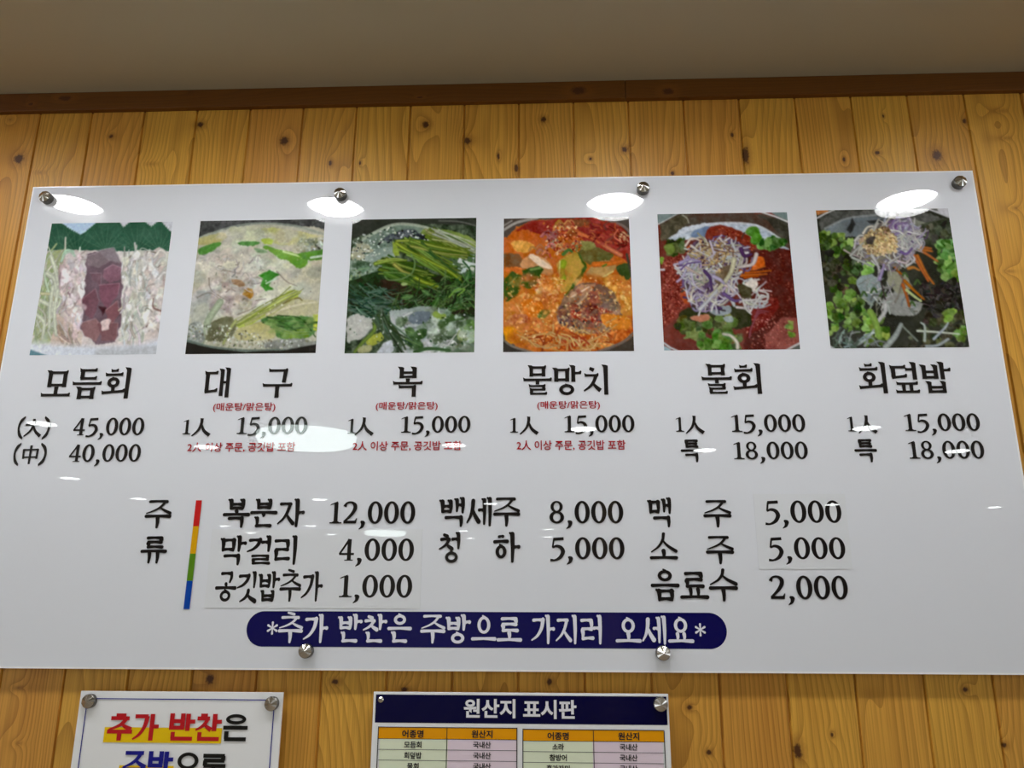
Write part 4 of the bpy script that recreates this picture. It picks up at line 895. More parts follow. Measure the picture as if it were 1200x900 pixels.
def picture_cold_fish():
    q = Print([(771.5,252),(922.5,248),(937,409),(777,411)], (760, 240), 5, 5)
    q.poly([(0,0),(1100,0),(1100,950),(0,950)], (120,56,46), .05, 4, col2=(96,44,38))
    q.poly([(60,110),(180,45),(680,45),(820,100),(830,260),(700,200),(560,120),(400,105),(240,130),(100,210)], (84,62,52), .04, 6, col2=(70,66,58)); q.poly([(640,50),(820,100),(830,220),(760,160)], (56,54,46), .03, 5, col2=(72,72,62))
    q.poly([(70,120),(180,60),(230,60),(230,110),(110,200),(70,220)], (70,68,54), .04, 5, col2=(92,84,64)); q.line([(200,62),(225,80),(236,108)], 10, (150,150,134), 7)
    q.poly([(110,200),(200,140),(330,110),(480,105),(620,115),(740,170),(820,260),(700,260),(600,200),(340,190),(220,210)], (168,182,200), .04, 5, col2=(196,204,214)); q.line([(140,190),(300,125),(480,108),(640,125),(770,200)], 18, (206,212,220), 12, alpha=.8)
    q.poly([(250,170),(340,130),(380,150),(340,200),(260,200)], (110,130,160), .04, 5, round_=True)
    # red chilli dressing
    q.poly([(330,180),(370,135),(450,122),(520,150),(600,200),(640,290),(560,330),(380,260)], (134,54,36), .06, 6, round_=True, col2=(112,40,30))
    q.poly([(80,320),(220,250),(260,300),(230,440),(260,600),(180,660),(80,740),(70,500)], (108,42,36), .05, 6, col2=(122,52,42)); q.poly([(560,280),(700,250),(830,260),(860,500),(880,800),(840,840),(560,850),(580,640),(520,430)], (94,36,30), .05, 6, col2=(70,28,24))
    q.poly([(200,260),(270,235),(240,290)], (206,96,40), .06, 5, round_=True); q.poly([(190,490),(240,500),(250,580),(200,570)], (196,96,40), .07, 7, round_=True, col2=(150,60,30))
    q.poly([(680,760),(780,660),(880,660),(880,810),(800,850),(680,850)], (150,84,76), .05, 3, col2=(128,64,56)); q.poly([(560,650),(700,540),(760,600),(600,760)], (110,34,30), .05, 7, round_=True)
    q.specks(700, [(80,330),(220,270),(240,560),(80,720)], (3,8), [(176,90,74),(90,28,24),(150,60,46),(206,130,110)], .8)
    q.specks(520, [(640,280),(830,280),(870,820),(580,840),(640,600)], (3,8), [(140,66,54),(66,22,20),(116,44,38),(170,104,92)], .6); q.specks(200, [(340,190),(440,130),(600,200),(620,280)], (3,8), [(176,90,60),(100,30,20)], .8); q.specks(120, [(560,660),(800,660),(860,820),(600,840)], (3,7), [(214,160,150),(190,110,100)])
    # lettuce
    def ruffle(pts, n, cols, size=(14, 30)): q.blobs(n, pts, size, cols, .08, 5)
    ruffle([(80,230),(150,195),(250,210),(200,250),(110,290)], 22, [(74,86,48),(56,70,36),(96,106,64)]); q.poly([(90,250),(130,220),(150,260),(120,290)], (110,130,60), .06, 4, round_=True); q.poly([(66,310),(95,310),(80,350)], (110,150,50), .05, 3, round_=True)
    ruffle([(590,160),(630,150),(650,220),(610,230)], 10, [(86,140,44),(60,110,30)]); ruffle([(640,215),(720,200),(800,215),(780,250),(660,250)], 24, [(84,134,50),(56,100,34),(110,156,80),(44,80,30)])
    q.poly([(200,620),(330,590),(560,600),(600,660),(560,720),(260,720),(190,680)], (52,58,34), .05, 7, round_=True, col2=(44,44,28))
    ruffle([(130,680),(330,650),(540,680),(540,840),(290,850),(180,780)], 56, [(72,88,40),(92,112,52),(56,70,30),(110,130,64),(84,80,44)], (16,38)); ruffle([(300,760),(500,750),(480,850),(300,850)], 26, [(80,120,48),(100,140,60),(62,96,38)], (14,32))
    ruffle([(800,690),(865,690),(865,720),(810,720)], 6, [(120,140,60),(96,116,50)], (12,20)); ruffle([(810,760),(860,745),(850,780)], 5, [(110,140,50),(96,130,50)], (12,20))
    q.poly([(250,650),(350,640),(358,670),(310,685),(260,670)], (196,130,104), .06, 4, round_=True, col2=(170,110,84)); q.poly([(360,610),(470,590),(480,640),(400,650)], (140,150,156), .06, 5, round_=True)
    q.poly([(440,660),(490,650),(490,685),(450,685)], (150,160,160), .06, 4, round_=True); q.line([(437,755),(480,765),(515,800),(520,835)], 16, (226,220,206), 22, .3)
    # carrots
    for pp in ([(530,385),(600,380),(680,360)], [(530,400),(620,395),(715,385)], [(540,415),(620,410),(690,405)], [(560,425),(640,418)], [(600,330),(640,320),(668,345)], [(610,370),(650,340)]): q.line(pp, 17, q.jit((206,104,40), 12), 10, .35)
    q.poly([(620,310),(668,310),(668,360),(610,380)], (206,100,36), .06, 4, round_=True)
    # shredded cabbage, purple beneath, white above
    body = [(185,350),(260,225),(360,205),(480,205),(600,270),(560,330),(520,420),(480,560),(420,600),(300,610),(220,500),(200,420)]
    q.poly(body, (124,104,128), .10, 8, col2=(76,56,78))
    q.strands(120, body, 90, 13, [(110,84,140),(140,120,170),(84,56,104),(70,50,60),(160,146,186)], 30, 60, .5)
    q.strands(150, body, 100, 13, [(214,212,222),(230,228,226),(190,182,206),(196,190,170),(222,214,196)], 40, 55, .5)
    q.strands(40, [(230,240),(420,215),(560,260),(420,330),(260,330)], 60, 10, [(206,180,130),(176,140,96),(220,200,164),(120,90,70)], 20, 50, .5)
    q.poly([(400,380),(500,350),(480,430),(400,470)], (120,104,80), .10, 7, round_=True, col2=(84,70,56)); q.specks(80, [(300,220),(540,230),(520,430),(400,440),(330,350)], (4,12), [(190,160,110),(150,120,84),(80,50,40)])
    for pp, a, c in (([(500,320),(480,400),(420,480),(360,530)], 30, (216,212,176)), ([(630,290),(610,345),(560,360),(520,365)], 24, (226,214,210)), ([(185,340),(240,320),(300,330)], 20, (176,164,210)), ([(190,380),(230,345),(310,335)], 10, (110,80,150)), ([(415,195),(430,215),(450,225)], 12, (226,218,214)),
                     ([(220,500),(240,560),(290,590)], 12, (226,222,230)), ([(300,610),(350,560),(400,500)], 24, (214,216,222)), ([(360,215),(380,290),(350,310)], 14, (214,206,226)), ([(250,400),(270,470),(330,510)], 14, (206,198,220)), ([(330,390),(360,430),(370,500)], 22, (86,60,110)),
                     ([(470,470),(520,520),(560,580)], 14, (222,220,226)), ([(380,420),(420,440),(440,460)], 26, (190,180,214)), ([(540,260),(560,300),(600,290)], 26, (84,50,96)), ([(490,560),(500,590)], 26, (214,222,224)), ([(250,240),(290,270),(330,290)], 16, (222,214,206)), ([(440,520),(500,560),(540,555)], 22, (110,84,140))):
        q.line(pp, a, c, a*.6, .3)
    q.strands(30, [(480,440),(620,440),(690,530),(660,590),(560,600)], 100, 13, [(226,226,226),(206,206,214),(236,234,226)], 30, 40, .5); q.poly([(560,465),(615,430),(640,465),(620,500),(580,495)], (214,206,196), .06, 4, round_=True); q.poly([(520,470),(590,480),(600,540),(540,540)], (70,66,44), .06, 5, round_=True)
    for pp in ([(550,560),(620,555),(680,540)], [(590,630),(630,570),(690,560),(695,520),(650,505)], [(555,570),(570,610),(600,640)], [(620,580),(660,530),(690,540)]): q.line(pp, 13, (224,222,220), 9, .3)
    for pp in ([(590,770),(600,720),(640,640),(680,630)], [(620,655),(650,620),(700,625)], [(630,640),(640,600)]): q.line(pp, 11, (140,72,84), 6, .2)
    q.line([(545,195),(560,165)], 9, (70,50,44)); q.line([(65,380),(92,380)], 12, (206,206,214))
    # bowl rim and the pale cut corners
    q.line([(55,115),(115,82),(170,52),(205,42)], 10, (206,206,210), smooth=False); q.poly([(40,30),(190,30),(180,48),(70,106),(40,110)], (120,136,136), .02, 0)
    q.line([(640,38),(740,70),(830,108)], 10, (216,216,220), smooth=False); q.poly([(670,20),(840,20),(840,106),(745,66)], (122,142,142), .02, 0)
    q.line([(80,800),(130,835),(190,862)], 10, (196,204,210), smooth=False); q.poly([(70,810),(125,840),(170,880),(60,880)], (150,176,186), .02, 0); q.line([(890,805),(850,825),(790,858)], 12, (196,196,196), smooth=False); q.poly([(900,810),(850,832),(810,870),(900,870)], (90,96,90), .02, 0)
    return q

def picture_salad_rice():
    q = Print([(956.5,246.5),(1111,244.5),(1135.5,406.5),(973,408.8)], (950, 230), 4.735, 6)
    q.poly([(0,0),(1000,0),(1000,950),(0,950)], (58,60,50), .05, 5, col2=(36,38,32))
    q.poly([(40,120),(140,80),(380,75),(640,90),(770,140),(780,240),(600,180),(400,130),(200,140),(60,200)], (74,76,72), .04, 6, col2=(90,92,88)); q.poly([(70,190),(200,130),(380,120),(420,160),(330,200),(220,230),(120,210)], (126,138,146), .05, 6, round_=True, col2=(96,104,108)); q.line([(80,180),(200,125),(360,105)], 12, (150,156,158), alpha=.7)
    q.poly([(200,190),(230,120),(250,160),(225,210)], (44,46,46), .03, 3); q.poly([(310,140),(400,130),(390,155),(330,155)], (52,54,54), .03, 3); q.poly([(540,130),(640,150),(660,180),(560,170)], (130,134,120), .05, 5, round_=True)
    q.poly([(600,170),(780,130),(790,270),(690,280),(620,240)], (54,60,46), .05, 6, round_=True, col2=(70,76,60)); q.blobs(24, [(620,160),(770,150),(780,260),(640,250)], (12,24), [(60,66,50),(46,52,40),(80,84,70)])
    R = lambda pts, n, cols, size=(12, 28): q.blobs(n, pts, size, cols, .09, 5)
    G = [(86,116,52),(110,144,66),(64,92,40),(134,164,86),(52,72,36)]
    D = [(46,48,36),(60,66,46),(34,34,28),(70,64,52)]
    R([(45,200),(190,195),(230,260),(200,330),(60,330)], 40, G); R([(60,300),(220,320),(200,400),(80,480)], 26, D); R([(690,260),(790,240),(810,330),(700,330)], 26, [(92,140,72),(116,164,92),(70,112,52)]); R([(680,330),(810,330),(830,480),(740,470)], 40, [(84,128,54),(110,152,72),(60,96,40),(136,170,96)])
    R([(110,450),(280,450),(290,680),(110,700)], 50, G+D); R([(200,560),(300,580),(270,740),(200,740)], 20, G); R([(100,600),(170,640),(140,780),(110,760)], 16, G); R([(300,620),(460,700),(420,820),(300,820)], 34, [(110,144,60),(140,174,84),(84,116,46)])
    R([(600,480),(820,470),(850,660),(640,700)], 70, [(44,40,40),(30,28,28),(62,58,56),(52,50,44)], (12,26)); q.strands(80, [(610,490),(820,480),(840,640),(640,680)], 40, 8, [(90,88,86),(34,32,32),(70,66,64)], 30, 60, .6)
    R([(640,680),(860,660),(870,830),(520,830)], 50, [(70,76,50),(54,60,42),(90,96,70),(48,48,40)]); R([(740,640),(790,640),(790,690),(740,680)], 8, [(130,160,70),(110,140,60)]); R([(780,760),(860,740),(840,800)], 10, [(120,150,70),(96,120,56)])
    R([(180,370),(270,360),(260,440),(180,440)], 14, [(70,92,48),(56,74,40)]); R([(270,370),(350,370),(340,420),(280,420)], 12, [(134,180,90),(110,160,70)])
    # pale raw fish and glassy noodles
    for pp, c in (([(250,460),(340,430),(390,480),(380,560),(330,610),(280,560)], (150,164,166)), ([(400,560),(500,520),(560,580),(620,600),(560,660),(440,660),(400,610)], (168,170,166)), ([(420,420),(520,430),(560,500),(500,540),(440,500)], (160,160,140))):
        q.poly(pp, c, .07, 6, round_=True, col2=tuple(v-34 for v in c))
    q.strands(40, [(260,450),(380,450),(560,560),(600,620),(440,660),(300,600)], 80, 9, [(206,210,206),(176,184,180),(130,136,126)], 60, 40, .4)
    for x, y in ((350,525),(295,545),(400,545),(520,440),(590,480),(560,600)): q.line([(x-16,y+8),(x,y-16),(x+16,y+6)], 12, (64,92,48), 10)
    q.line([(375,690),(410,640),(415,600)], 20, (206,206,206), 24, .25); q.line([(385,460),(400,520),(412,570)], 8, (60,50,50)); q.line([(500,500),(510,460),(490,430)], 9, (120,92,90))
    # bottom sprouts
    q.line([(415,835),(470,770),(500,710)], 32, (170,180,176), 22, .25); q.line([(590,745),(680,750),(820,762)], 13, (214,222,206), 9, .2); q.line([(640,830),(700,825),(760,790)], 18, (176,186,190), 14, .25); q.line([(680,790),(740,730),(760,700)], 14, (160,170,180), 8); q.line([(630,800),(630,720),(610,700)], 14, (170,182,176), 10); q.line([(510,720),(560,770),(590,800)], 10, (120,130,120))
    q.line([(265,815),(320,780),(350,740)], 18, (176,188,188), 12, .25); q.line([(300,770),(350,755)], 14, (196,206,206), 10); q.line([(150,800),(190,760),(200,820)], 20, (130,144,140), 12, .25); q.strands(30, [(130,740),(300,760),(400,830),(130,830)], 70, 11, [(130,146,140),(160,172,170),(96,108,96)], 40, 50, .4); q.line([(330,640),(360,700),(380,780)], 36, (140,176,80), 30, .2)
    # carrots
    for pp in ([(560,300),(620,285),(665,290)], [(570,280),(640,320),(700,360)], [(565,320),(610,400),(650,470)], [(590,330),(640,430),(680,485)], [(520,470),(570,520),(625,570)], [(510,490),(530,550),(545,610)], [(460,380),(480,410),(500,430)], [(600,300),(640,300),(670,305)], [(540,400),(570,395),(600,410)]): q.line(pp, 20, q.jit((206,122,50), 14), 12, .35)
    q.line([(530,520),(580,560),(610,580)], 16, (176,190,130), 12)
    # the mound: shredded cabbage under sesame
    body = [(220,320),(280,220),(350,160),(430,130),(540,150),(620,190),(610,260),(560,320),(530,380),(430,400),(340,370),(260,350)]
    q.poly(body, (130,124,118), .10, 7, col2=(96,88,84)); q.strands(110, body, 80, 11, [(206,204,206),(176,168,196),(222,218,210),(150,140,120)], 45, 60, .5)
    R([(455,140),(540,135),(570,180),(500,215),(450,190)], 22, [(136,112,160),(110,86,136),(166,146,186)], (10,22)); q.strands(46, [(450,140),(580,150),(630,200),(580,260),(500,250)], 70, 12, [(150,126,176),(186,172,206),(214,210,222),(110,84,140)], 10, 40, .5)
    q.strands(50, [(480,200),(620,200),(600,290),(500,330)], 80, 11, [(214,214,218),(230,228,226),(190,186,200)], 30, 55, .6)
    q.specks(520, [(270,250),(340,180),(430,170),(480,240),(470,310),(380,330),(320,320)], (7,15), [(206,182,136),(186,160,116),(222,204,164),(150,124,88),(120,100,74)]); q.specks(260, [(340,220),(460,220),(470,300),(360,310)], (7,14), [(214,186,130),(226,206,160),(160,130,86)]); q.poly([(310,240),(350,220),(345,260),(315,265)], (70,64,60), .05, 4, round_=True)
    for pp, a, c in (([(380,460),(395,420),(405,380)], 20, (176,160,206)), ([(430,380),(440,410),(445,440)], 10, (196,200,190)), ([(500,310),(530,320),(560,290)], 18, (130,104,170)), ([(220,330),(250,300),(290,260)], 14, (196,200,196)), ([(230,340),(300,370),(340,390)], 16, (190,196,190)), ([(340,330),(370,380),(380,420)], 20, (206,206,206)), ([(600,230),(630,200),(636,180)], 12, (180,170,200)), ([(350,190),(375,150)], 12, (206,204,200)), ([(410,160),(440,120),(470,128)], 12, (216,210,200)), ([(430,370),(480,340),(500,330)], 12, (214,210,206)), ([(545,330),(560,360),(580,370)], 10, (206,206,206))):
        q.line(pp, a, c, a*.6, .3)
    # cut corners
    q.line([(36,122),(80,98),(130,76)], 9, (206,206,208), smooth=False); q.poly([(20,60),(100,60),(98,86),(36,108)], (186,122,70), .04, 0)
    q.poly([(700,60),(800,60),(800,130),(770,124),(655,78),(640,60)], (205,205,212), .01, 0); q.poly([(665,62),(695,64),(706,84),(690,84),(665,74)], (110,112,110), .02, 0)
    q.poly([(95,815),(125,835),(150,850),(95,860)], (196,198,202), .01, 0); q.poly([(885,815),(868,838),(850,860),(890,860)], (190,192,196), .01, 0)
    return q

PICTURES = [('dish_photo', 'printed photo of sliced raw fish in rows before green leaves', picture_sashimi),
            ('dish_photo', 'printed photo of a pale cod soup with leek', picture_cod),
            ('dish_photo', 'printed photo of a clear soup heaped with green water parsley', picture_puffer),
            ('dish_photo', 'printed photo of a red fish stew', picture_red_stew),
            ('dish_photo', 'printed photo of shredded cabbage on red chilli dressing', picture_cold_fish),
            ('dish_photo', 'printed photo of a green salad rice bowl with carrot and sesame', picture_salad_rice)]


# ------------------------------------------------------------------ the menu board
GLOSS = dict(rough=0.0, spec=0.5)
M_board = mat('white_print_under_acrylic', rgb(232,235,241), **GLOSS)
M_edge = mat('acrylic_edge_painted_glow', rgb(250,250,250), 0.2)  # the glow of light guided through the acrylic is put into this white
M_black = mat('black_print', rgb(26,22,22), **GLOSS)
M_red = mat('dark_red_print', rgb(176,30,44), **GLOSS)
M_navy = mat('navy_print', rgb(6,3,84), **GLOSS)
M_lilac = mat('white_print', rgb(238,238,250), **GLOSS)
M_sticker = mat('white_sticker', rgb(230,233,237), 0.01)
M_photo = mat('photo_print', (1, 1, 1, 1), **GLOSS)
_a = M_photo.node_tree.nodes.new('ShaderNodeAttribute'); _a.attribute_name = 'ink'
M_photo.node_tree.links.new(_a.outputs['Color'], M_photo.node_tree.nodes['Principled BSDF'].inputs['Base Color'])
M_steel = mat('turned_steel', rgb(196,194,188), 0.2, 1.0, Anisotropic=0.6)
_t = M_steel.node_tree.nodes.new('ShaderNodeTangent'); _t.direction_type = 'RADIAL'; _t.axis = 'Y'
M_steel.node_tree.links.new(_t.outputs[0], M_steel.node_tree.nodes['Principled BSDF'].inputs['Tangent'])
M_side = mat('steel_side', rgb(104,102,97), 0.3, 1.0)

def cap(px, py, parent, r=0.0116, h=0.012, name='standoff_cap', y=-OFF):
    # the cap's front face is what the photograph shows at px, py
    c = P(px, py, y-h); o = (0, 0, 0)
    root = lathe(name, [(r*.55, -(OFF-.006)), (r*.55, 0.0), (r, 0.0), (r, h-.0012), (r-.0012, h)], (c[0], y, c[2]), 'y', M_side, parent)
    n = 18; rf = r-.0006
    vs = [(0, -.0066, 0)]+[(rf*math.cos(2*math.pi*k/n), -(0.0011 if k % 2 else 0.0001), rf*math.sin(2*math.pi*k/n)) for k in range(n)]
    f = mesh_obj('cap_face', vs, [(0, 1+(k+1) % n, 1+k) for k in range(n)], M_steel, root)
    f.matrix_parent_inverse = Matrix.Identity(4); f.location = (c[0], y-h-.00002, c[2]); f.rotation_euler = (0, px*.37, 0)
    return root

bx0, bx1 = float(P(39.3, 218)[0]), float(P(1139.5, 200)[0])
bz1, bz0 = float(P(600, 209.5)[2]), float(P(600, 787)[2])
board = empty('menu_board', ((bx0+bx1)/2, -OFF, bz0))
tag(board, 'wide glossy white menu board with six dish photos on the pine plank wall', 'menu board')
panel = box('panel', bx0, bx1, -OFF, -OFF+.005, bz0, bz1, M_board, board)
bm = bmesh.new(); T_ = .0028
for a in ((bx0, bx1, bz1-T_, bz1), (bx0, bx1, bz0, bz0+T_), (bx0, bx0+T_, bz0+T_, bz1-T_), (bx1-T_, bx1, bz0+T_, bz1-T_)):
    box_bm(bm, a[0], a[1], -OFF-.0006, -OFF+.0002, a[2], a[3])
eg = from_bm('polished_edge', bm, M_edge, board); eg['label'] = 'polished acrylic edge, its bright glow painted white'
for px, py in ((52,230),(398,226),(754,219),(1126,212),(357.5,763),(777.5,765.5)): cap(px, py, board)

L1, L2, L3 = -OFF-.0004, -OFF-.0011, -OFF-.0015
for name, label, builder in PICTURES: builder().build(name, label, L1, board, M_photo, *([.80] if builder is picture_sashimi else []))

for items in ([('모듬회',49.5,155.5,432,467.5)], [('대',238,272,431.5,466),('구',307.5,343.5,432,466)], [('복',460,496,430.5,464.5)],
              [('물망치',612.5,717,428.5,463)], [('물회',821.5,895,427,462)], [('회덮밥',1005,1115.5,425,461)]):
    write('dish_name', items, L2, M_black, board)
for items in ([('(',21.5,29,490,512),('大',29,49.5,491,512),(')',51,59,490,512)], [('(',16.5,24,521,543),('中',25.5,46,522,544),(')',46.5,55,521,543)]):
    write('size_mark', items, L2, M_black, board, fill=1)
for a, b, t, u in ((214,223.5,492,509),(407,414,491,508),(597,607,490,507),(791,801,489,506),(992,1003,488.5,505.5)):
    write('person_count', [('1',a-1,a+10.5,t,u),('人',b+2,b+23.5,t-1.5,u+2)], L2, M_black, board, fill=1)
for items in ([('45,000',86,170,490,510)], [('40,000',81,166,521,541)], [('15,000',276,361,489,508.5)], [('15,000',468,552,488,507)],
              [('15,000',659,744,487,506.5)], [('15,000',854.5,944,486,506)], [('18,000',857,947,518,538)], [('15,000',1057,1148.5,485,505)], [('18,000',1062,1153.5,517,537.5)],
              [('12,000',384,487.5,588,613.5)], [('4,000',396.5,486,631.5,657)], [('1,000',395,484,674,700)], [('8,000',642.5,731,587.5,613)], [('5,000',643.5,732.5,630,655)],
              [('2,000',900.5,994,675,702)]):
    write('price', items, L2, M_black, board)
for a, b, t, u in ((797,824,515,541.5),(1000.5,1028,514.5,541.5)): write('large_size_mark', [('특',a,b,t,u)], L2, M_black, board, 'brush')
for a, b, t, u in ((250,323,472,483),(440.5,513,471,481.5),(629.5,703,470,480.5)):
    sans('soup_note', [('(매운탕/맑은탕)',a,b,t,u)], L2, M_red, board, .013)['label'] = 'small dark red note in brackets'
for a, b, t, u in ((220,346,518.5,530),(413.5,541,517,528.5),(605.5,733,516,528)):
    sans('order_note', [('2人 이상 주문, 공깃밥 포함',a,b,t,u)], L2, M_red, board, .014)['label'] = 'small dark red line under the price'
for items in ([('주',169.5,202,586,619)], [('류',164.5,197,628,660.5)]): write('drinks_heading', items, L2, M_black, board, 'brush')
def patch(name, quad, y, m, label=None):
    o = mesh_obj(name, [tuple(P(*q)*(1, 0, 1)+np.array([0, y, 0])) for q in quad], [(3, 2, 1, 0)], m, board)
    if label: o['label'] = label
    return o
st = [586.4, 616.8, 648.8, 680.7, 713.8]
def bar_x(y, e): return (230.0 if e == 0 else 237.0)-(14.7)*(y-586.4)/127.4
for i, (c, n_) in enumerate(((rgb(206,34,34), 'red'), (rgb(226,168,16), 'yellow'), (rgb(92,140,30), 'green'), (rgb(18,72,170), 'blue'))):
    patch('stripe', [(bar_x(st[i], 0), st[i]), (bar_x(st[i], 1), st[i]), (bar_x(st[i+1], 1), st[i+1]), (bar_x(st[i+1], 0), st[i+1])], L2, mat(n_+'_print', c, **GLOSS), n_+' piece of the upright stripe')
def sticker(px0, px1, py0, py1, label):
    a, b = P((px0[0]+px1[0])/2, py0), P((px0[0]+px1[0])/2, py1); xl = (P(px0[0], py0)[0]+P(px1[0], py1)[0])/2; xr = (P(px0[1], py0)[0]+P(px1[1], py1)[0])/2
    o = box('price_sticker', xl, xr, -OFF-.0008, -OFF+.0001, b[2], a[2], M_sticker, board); o['label'] = label
sticker((248,495.5), (240,492), 620, 712.5, 'white paper sticker over the two lower left drink lines')
sticker((882,990), (890,999), 579, 667, 'white paper sticker behind the two 5,000 prices')
for items in ([('5,000',894.5,986.5,587,612.5)], [('5,000',898.5,991,630,655)]): write('price', items, L2, M_black, board)
for items in ([('복분자',261.5,357.5,585,618)], [('막걸리',258,351.5,628,662)], [('공깃밥추가',252.5,378.5,670,705)], [('백세주',515,609.5,583,617)], [('청',514,542,624,659.5),('하',577,610,624,659.5)],
              [('맥',759,788.5,583.5,617.5),('주',824,857,586,618)], [('소',761,794,625,658),('주',827,860,628,661)], [('음료수',762.5,864.5,668,704.5)]):
    write('drink_name', items, L2, M_black, board, 'brush', fill=.98)
# the rounded banner
ba, bb = P(289, 737), P(851.7, 739.5); hz = (P(570, 717)[2]-P(570, 759)[2])/2; zc = P(570, 738)[2]
pts = [(bb[0]-hz+hz*math.sin(t), L1, zc+hz*math.cos(t)) for t in np.linspace(0, math.pi, 24)] + [(ba[0]+hz-hz*math.sin(t), L1, zc-hz*math.cos(t)) for t in np.linspace(0, math.pi, 24)]
mesh_obj('banner', pts, [tuple(range(len(pts)))], M_navy, board)['label'] = 'navy rounded banner along the bottom'
write('banner_text', [('*',313,326,729,743),('추가',326,385,720,753.5),('반찬은',396,483,720,753),('주방으로',492.5,612,720.5,754),('가지러',622,708,721,755),('오세요',721,813,722,755.5),('*',814,827,731,745)],
      L2, M_lilac, board, 'brush', fill=.97)

# ------------------------------------------------------------------ the two lower signs
def sign_panel(root, px0, px1, py, zlow, m):
    a, b = P(px0[0], py[0]), P(px1, py[1]); z1 = (a[2]+b[2])/2
    box('panel', a[0], b[0], -OFF, -OFF+.004, zlow, z1, m, root, bevel=.0006)
    return a[0], b[0], z1
M_sheet = mat('white_sign_sheet', rgb(246,247,248), 0.12)
M_yellow = mat('yellow_highlight_print', rgb(246,204,8), 0.15)
M_redp = mat('red_poster_print', rgb(196,24,34), 0.15)
M_bluep = mat('blue_poster_print', rgb(20,22,140), 0.15)
M_blackp = mat('black_poster_print', rgb(14,14,14), 0.15)
sg = empty('side_dish_sign', (float(P(213, 811)[0]), -OFF, EYE-.55))
tag(sg, 'small white notice with red and black lettering below the left part of the menu board', 'sign')
sx0, sx1, sz1 = sign_panel(sg, (95, 0), 332, (809.2, 812), EYE-.55, M_sheet)
bm = bmesh.new(); q = .0125; t_ = .0016
for a in ((sx0+q, sx1-q, sz1-q, sz1-q+t_), (sx0+q, sx1-q, EYE-.55+q, EYE-.55+q+t_), (sx0+q, sx0+q+t_, EYE-.55+q, sz1-q), (sx1-q-t_, sx1-q, EYE-.55+q, sz1-q)):
    vs = [bm.verts.new((x, L2, z)) for x, z in ((a[0], a[2]), (a[1], a[2]), (a[1], a[3]), (a[0], a[3]))]; bm.faces.new(vs)
from_bm('border_line', bm, M_bluep, sg)['label'] = 'thin blue border line'
def mark(name, root, x0, x1, y0, y1, y, m, label=None, skew=0.0):
    a = cell(x0, x1, y0, y1, -OFF); o = mesh_obj(name, [(a[0], y, a[1]), (a[2], y, a[1]), (a[2]+skew, y, a[3]), (a[0]+skew, y, a[3])], [(0, 1, 2, 3)], m, root)
    if label: o['label'] = label
    return o
mark('highlight', sg, 122, 260, 852.5, 870.5, L2, M_yellow, 'yellow highlight under the red words')
mark('highlight', sg, 139, 203, 897, 915, L2, M_yellow, 'yellow highlight under the blue words')
write('notice_text', [('추가',126,187,836,867.5),('반찬',198,260.5,836,868)], L3, M_redp, sg, 'block', fill=.96)['label'] = 'heavy red lettering'
write('notice_text', [('은',261.5,291,837,868.5)], L3, M_blackp, sg, 'block', fill=.97)['label'] = 'heavy black lettering'
write('notice_text', [('주방',142.5,203.5,880,912)], L3, M_bluep, sg, 'block', fill=.96)['label'] = 'heavy blue lettering'
write('notice_text', [('으로',205,266,880.5,912.5)], L3, M_blackp, sg, 'block', fill=.95)['label'] = 'heavy black lettering in the second line'
cap(103, 822, sg, .0112, .008); cap(317.5, 825, sg, .0112, .008)

og = empty('origin_sign', (float(P(610, 811)[0]), -OFF, EYE-.60))
tag(og, 'white table of origins with a navy header below the middle of the menu board', 'sign')
ox0, ox1, oz1 = sign_panel(og, (438, 0), 783, (810, 813.8), EYE-.60, M_sheet)
mark('header', og, 440, 781.5, 815, 848.2, L1, mat('dark_navy_print', rgb(3,2,56), 0.1, spec=.3), 'dark navy header band')
M_whitep = mat('white_title_print', rgb(236,236,242), 0.15)
sans('title_text', [('원산지',543.5,604,819,841.5),('표시판',613,675.5,820,842.5)], L2, M_whitep, og, .03)
M_orange = mat('orange_cell_print', rgb(244,164,10), 0.2, spec=.3); M_green = mat('pale_green_cell_print', rgb(236,244,216), 0.2); M_pink = mat('pale_pink_cell_print', rgb(240,222,234), 0.2)
M_line = mat('table_line_print', rgb(40,38,40), 0.2)
ROWS_L = [('모듬회', '국내산'), ('회덮밥', '국내산'), ('물회', '국내산')]; ROWS_R = [('소라', '국내산'), ('참방어', '국내산'), ('홍가자미', '국내산')]
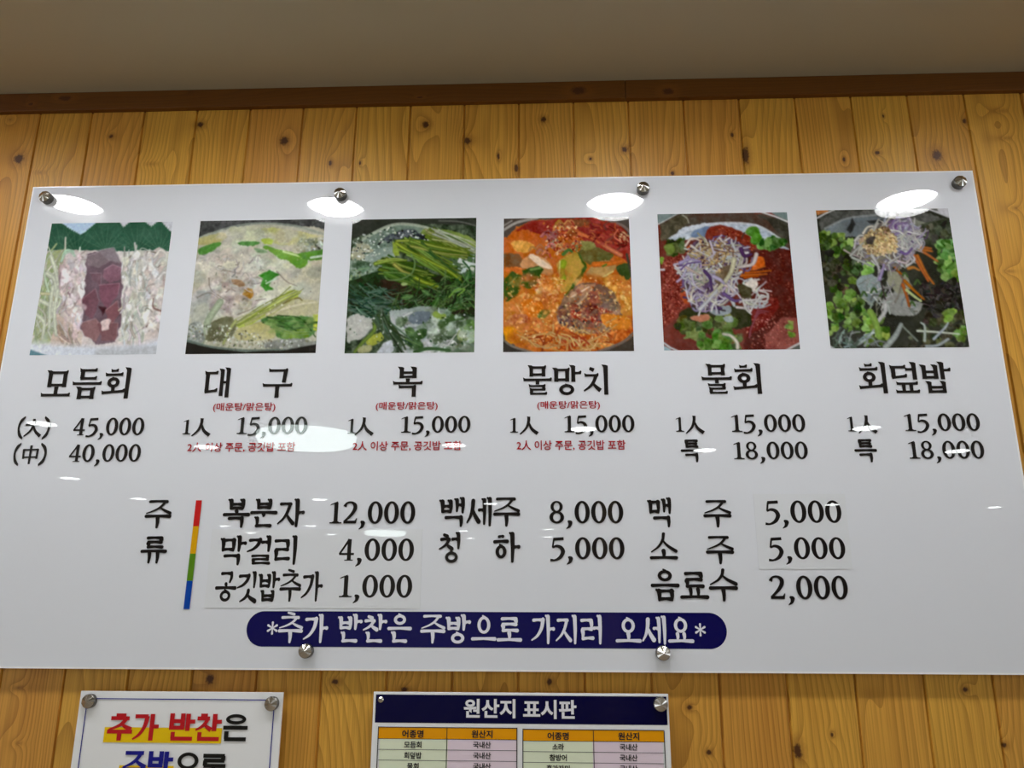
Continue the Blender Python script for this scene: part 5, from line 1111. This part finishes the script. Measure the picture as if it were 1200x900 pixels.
for (xa, xm, xb, y0, rows) in ((443.7, 524, 605.8, 852.6, ROWS_L), (612.8, 695.3, 778, 855.2, ROWS_R)):
    e = [y0, y0+13.6] + [y0+13.6+12.6*(i+1) for i in range(6)]
    mark('heading_cells', og, xa, xb, e[0], e[1], L1, M_orange, 'orange heading cells')
    mark('name_cells', og, xa, xm, e[1], e[-1], L1, M_green, 'pale green cells'); mark('origin_cells', og, xm, xb, e[1], e[-1], L1, M_pink, 'pale pink cells')
    vs, fs = [], []
    def rule(x0, x1, ya, yb):
        a = cell(x0, x1, ya, yb, -OFF); b = len(vs); vs.extend([(a[0], L2, a[1]), (a[2], L2, a[1]), (a[2], L2, a[3]), (a[0], L2, a[3])]); fs.append((b, b+1, b+2, b+3))
    X_ = lambda px: P(px, y0, -OFF)[0]
    for i, v in enumerate(e): rule(xa-.4, xb+.4, v-(.5 if i in (0,) else .3), v+(.5 if i in (0,) else .3))
    zt_, zb_ = P(600, e[0])[2], P(600, e[-1])[2]
    for px, w_ in ((xa, .0007), (xm, .0005), (xb, .0007)):
        b = len(vs); xx = P(px, e[0])[0]; vs.extend([(xx-w_, L2, zb_), (xx+w_, L2, zb_), (xx+w_, L2, zt_), (xx-w_, L2, zt_)]); fs.append((b, b+1, b+2, b+3))
    mesh_obj('table_rules', vs, fs, M_line, og)
    ca, cb = (xa+xm)/2, (xm+xb)/2
    sans('heading_text', [('어종명', ca-12.5, ca+12.5, y0+2.7, y0+11.8), ('원산지', cb-12.3, cb+12.3, y0+3, y0+12)], L2, M_line, og, .026)
    for i, (n_, o_) in enumerate(rows):
        yc = (e[i+1]+e[i+2])/2; hw = 3.4*len(n_)
        sans('row_text', [(n_, ca-hw, ca+hw, yc-3.9, yc+4), (o_, cb-10.4, cb+10.4, yc-3.6, yc+4.3)], L2, M_line, og, .024)
cap(774.5, 825.5, og, .0112, .008)
s_ = P(446, 820, -OFF-.002)
lathe('screw_head', [(.0048, 0), (.0046, .001), (.003, .0022), (.0003, .0026)], (s_[0], -OFF, s_[2]), 'y', M_steel, og, 20)['label'] = 'small bare screw without a cap'
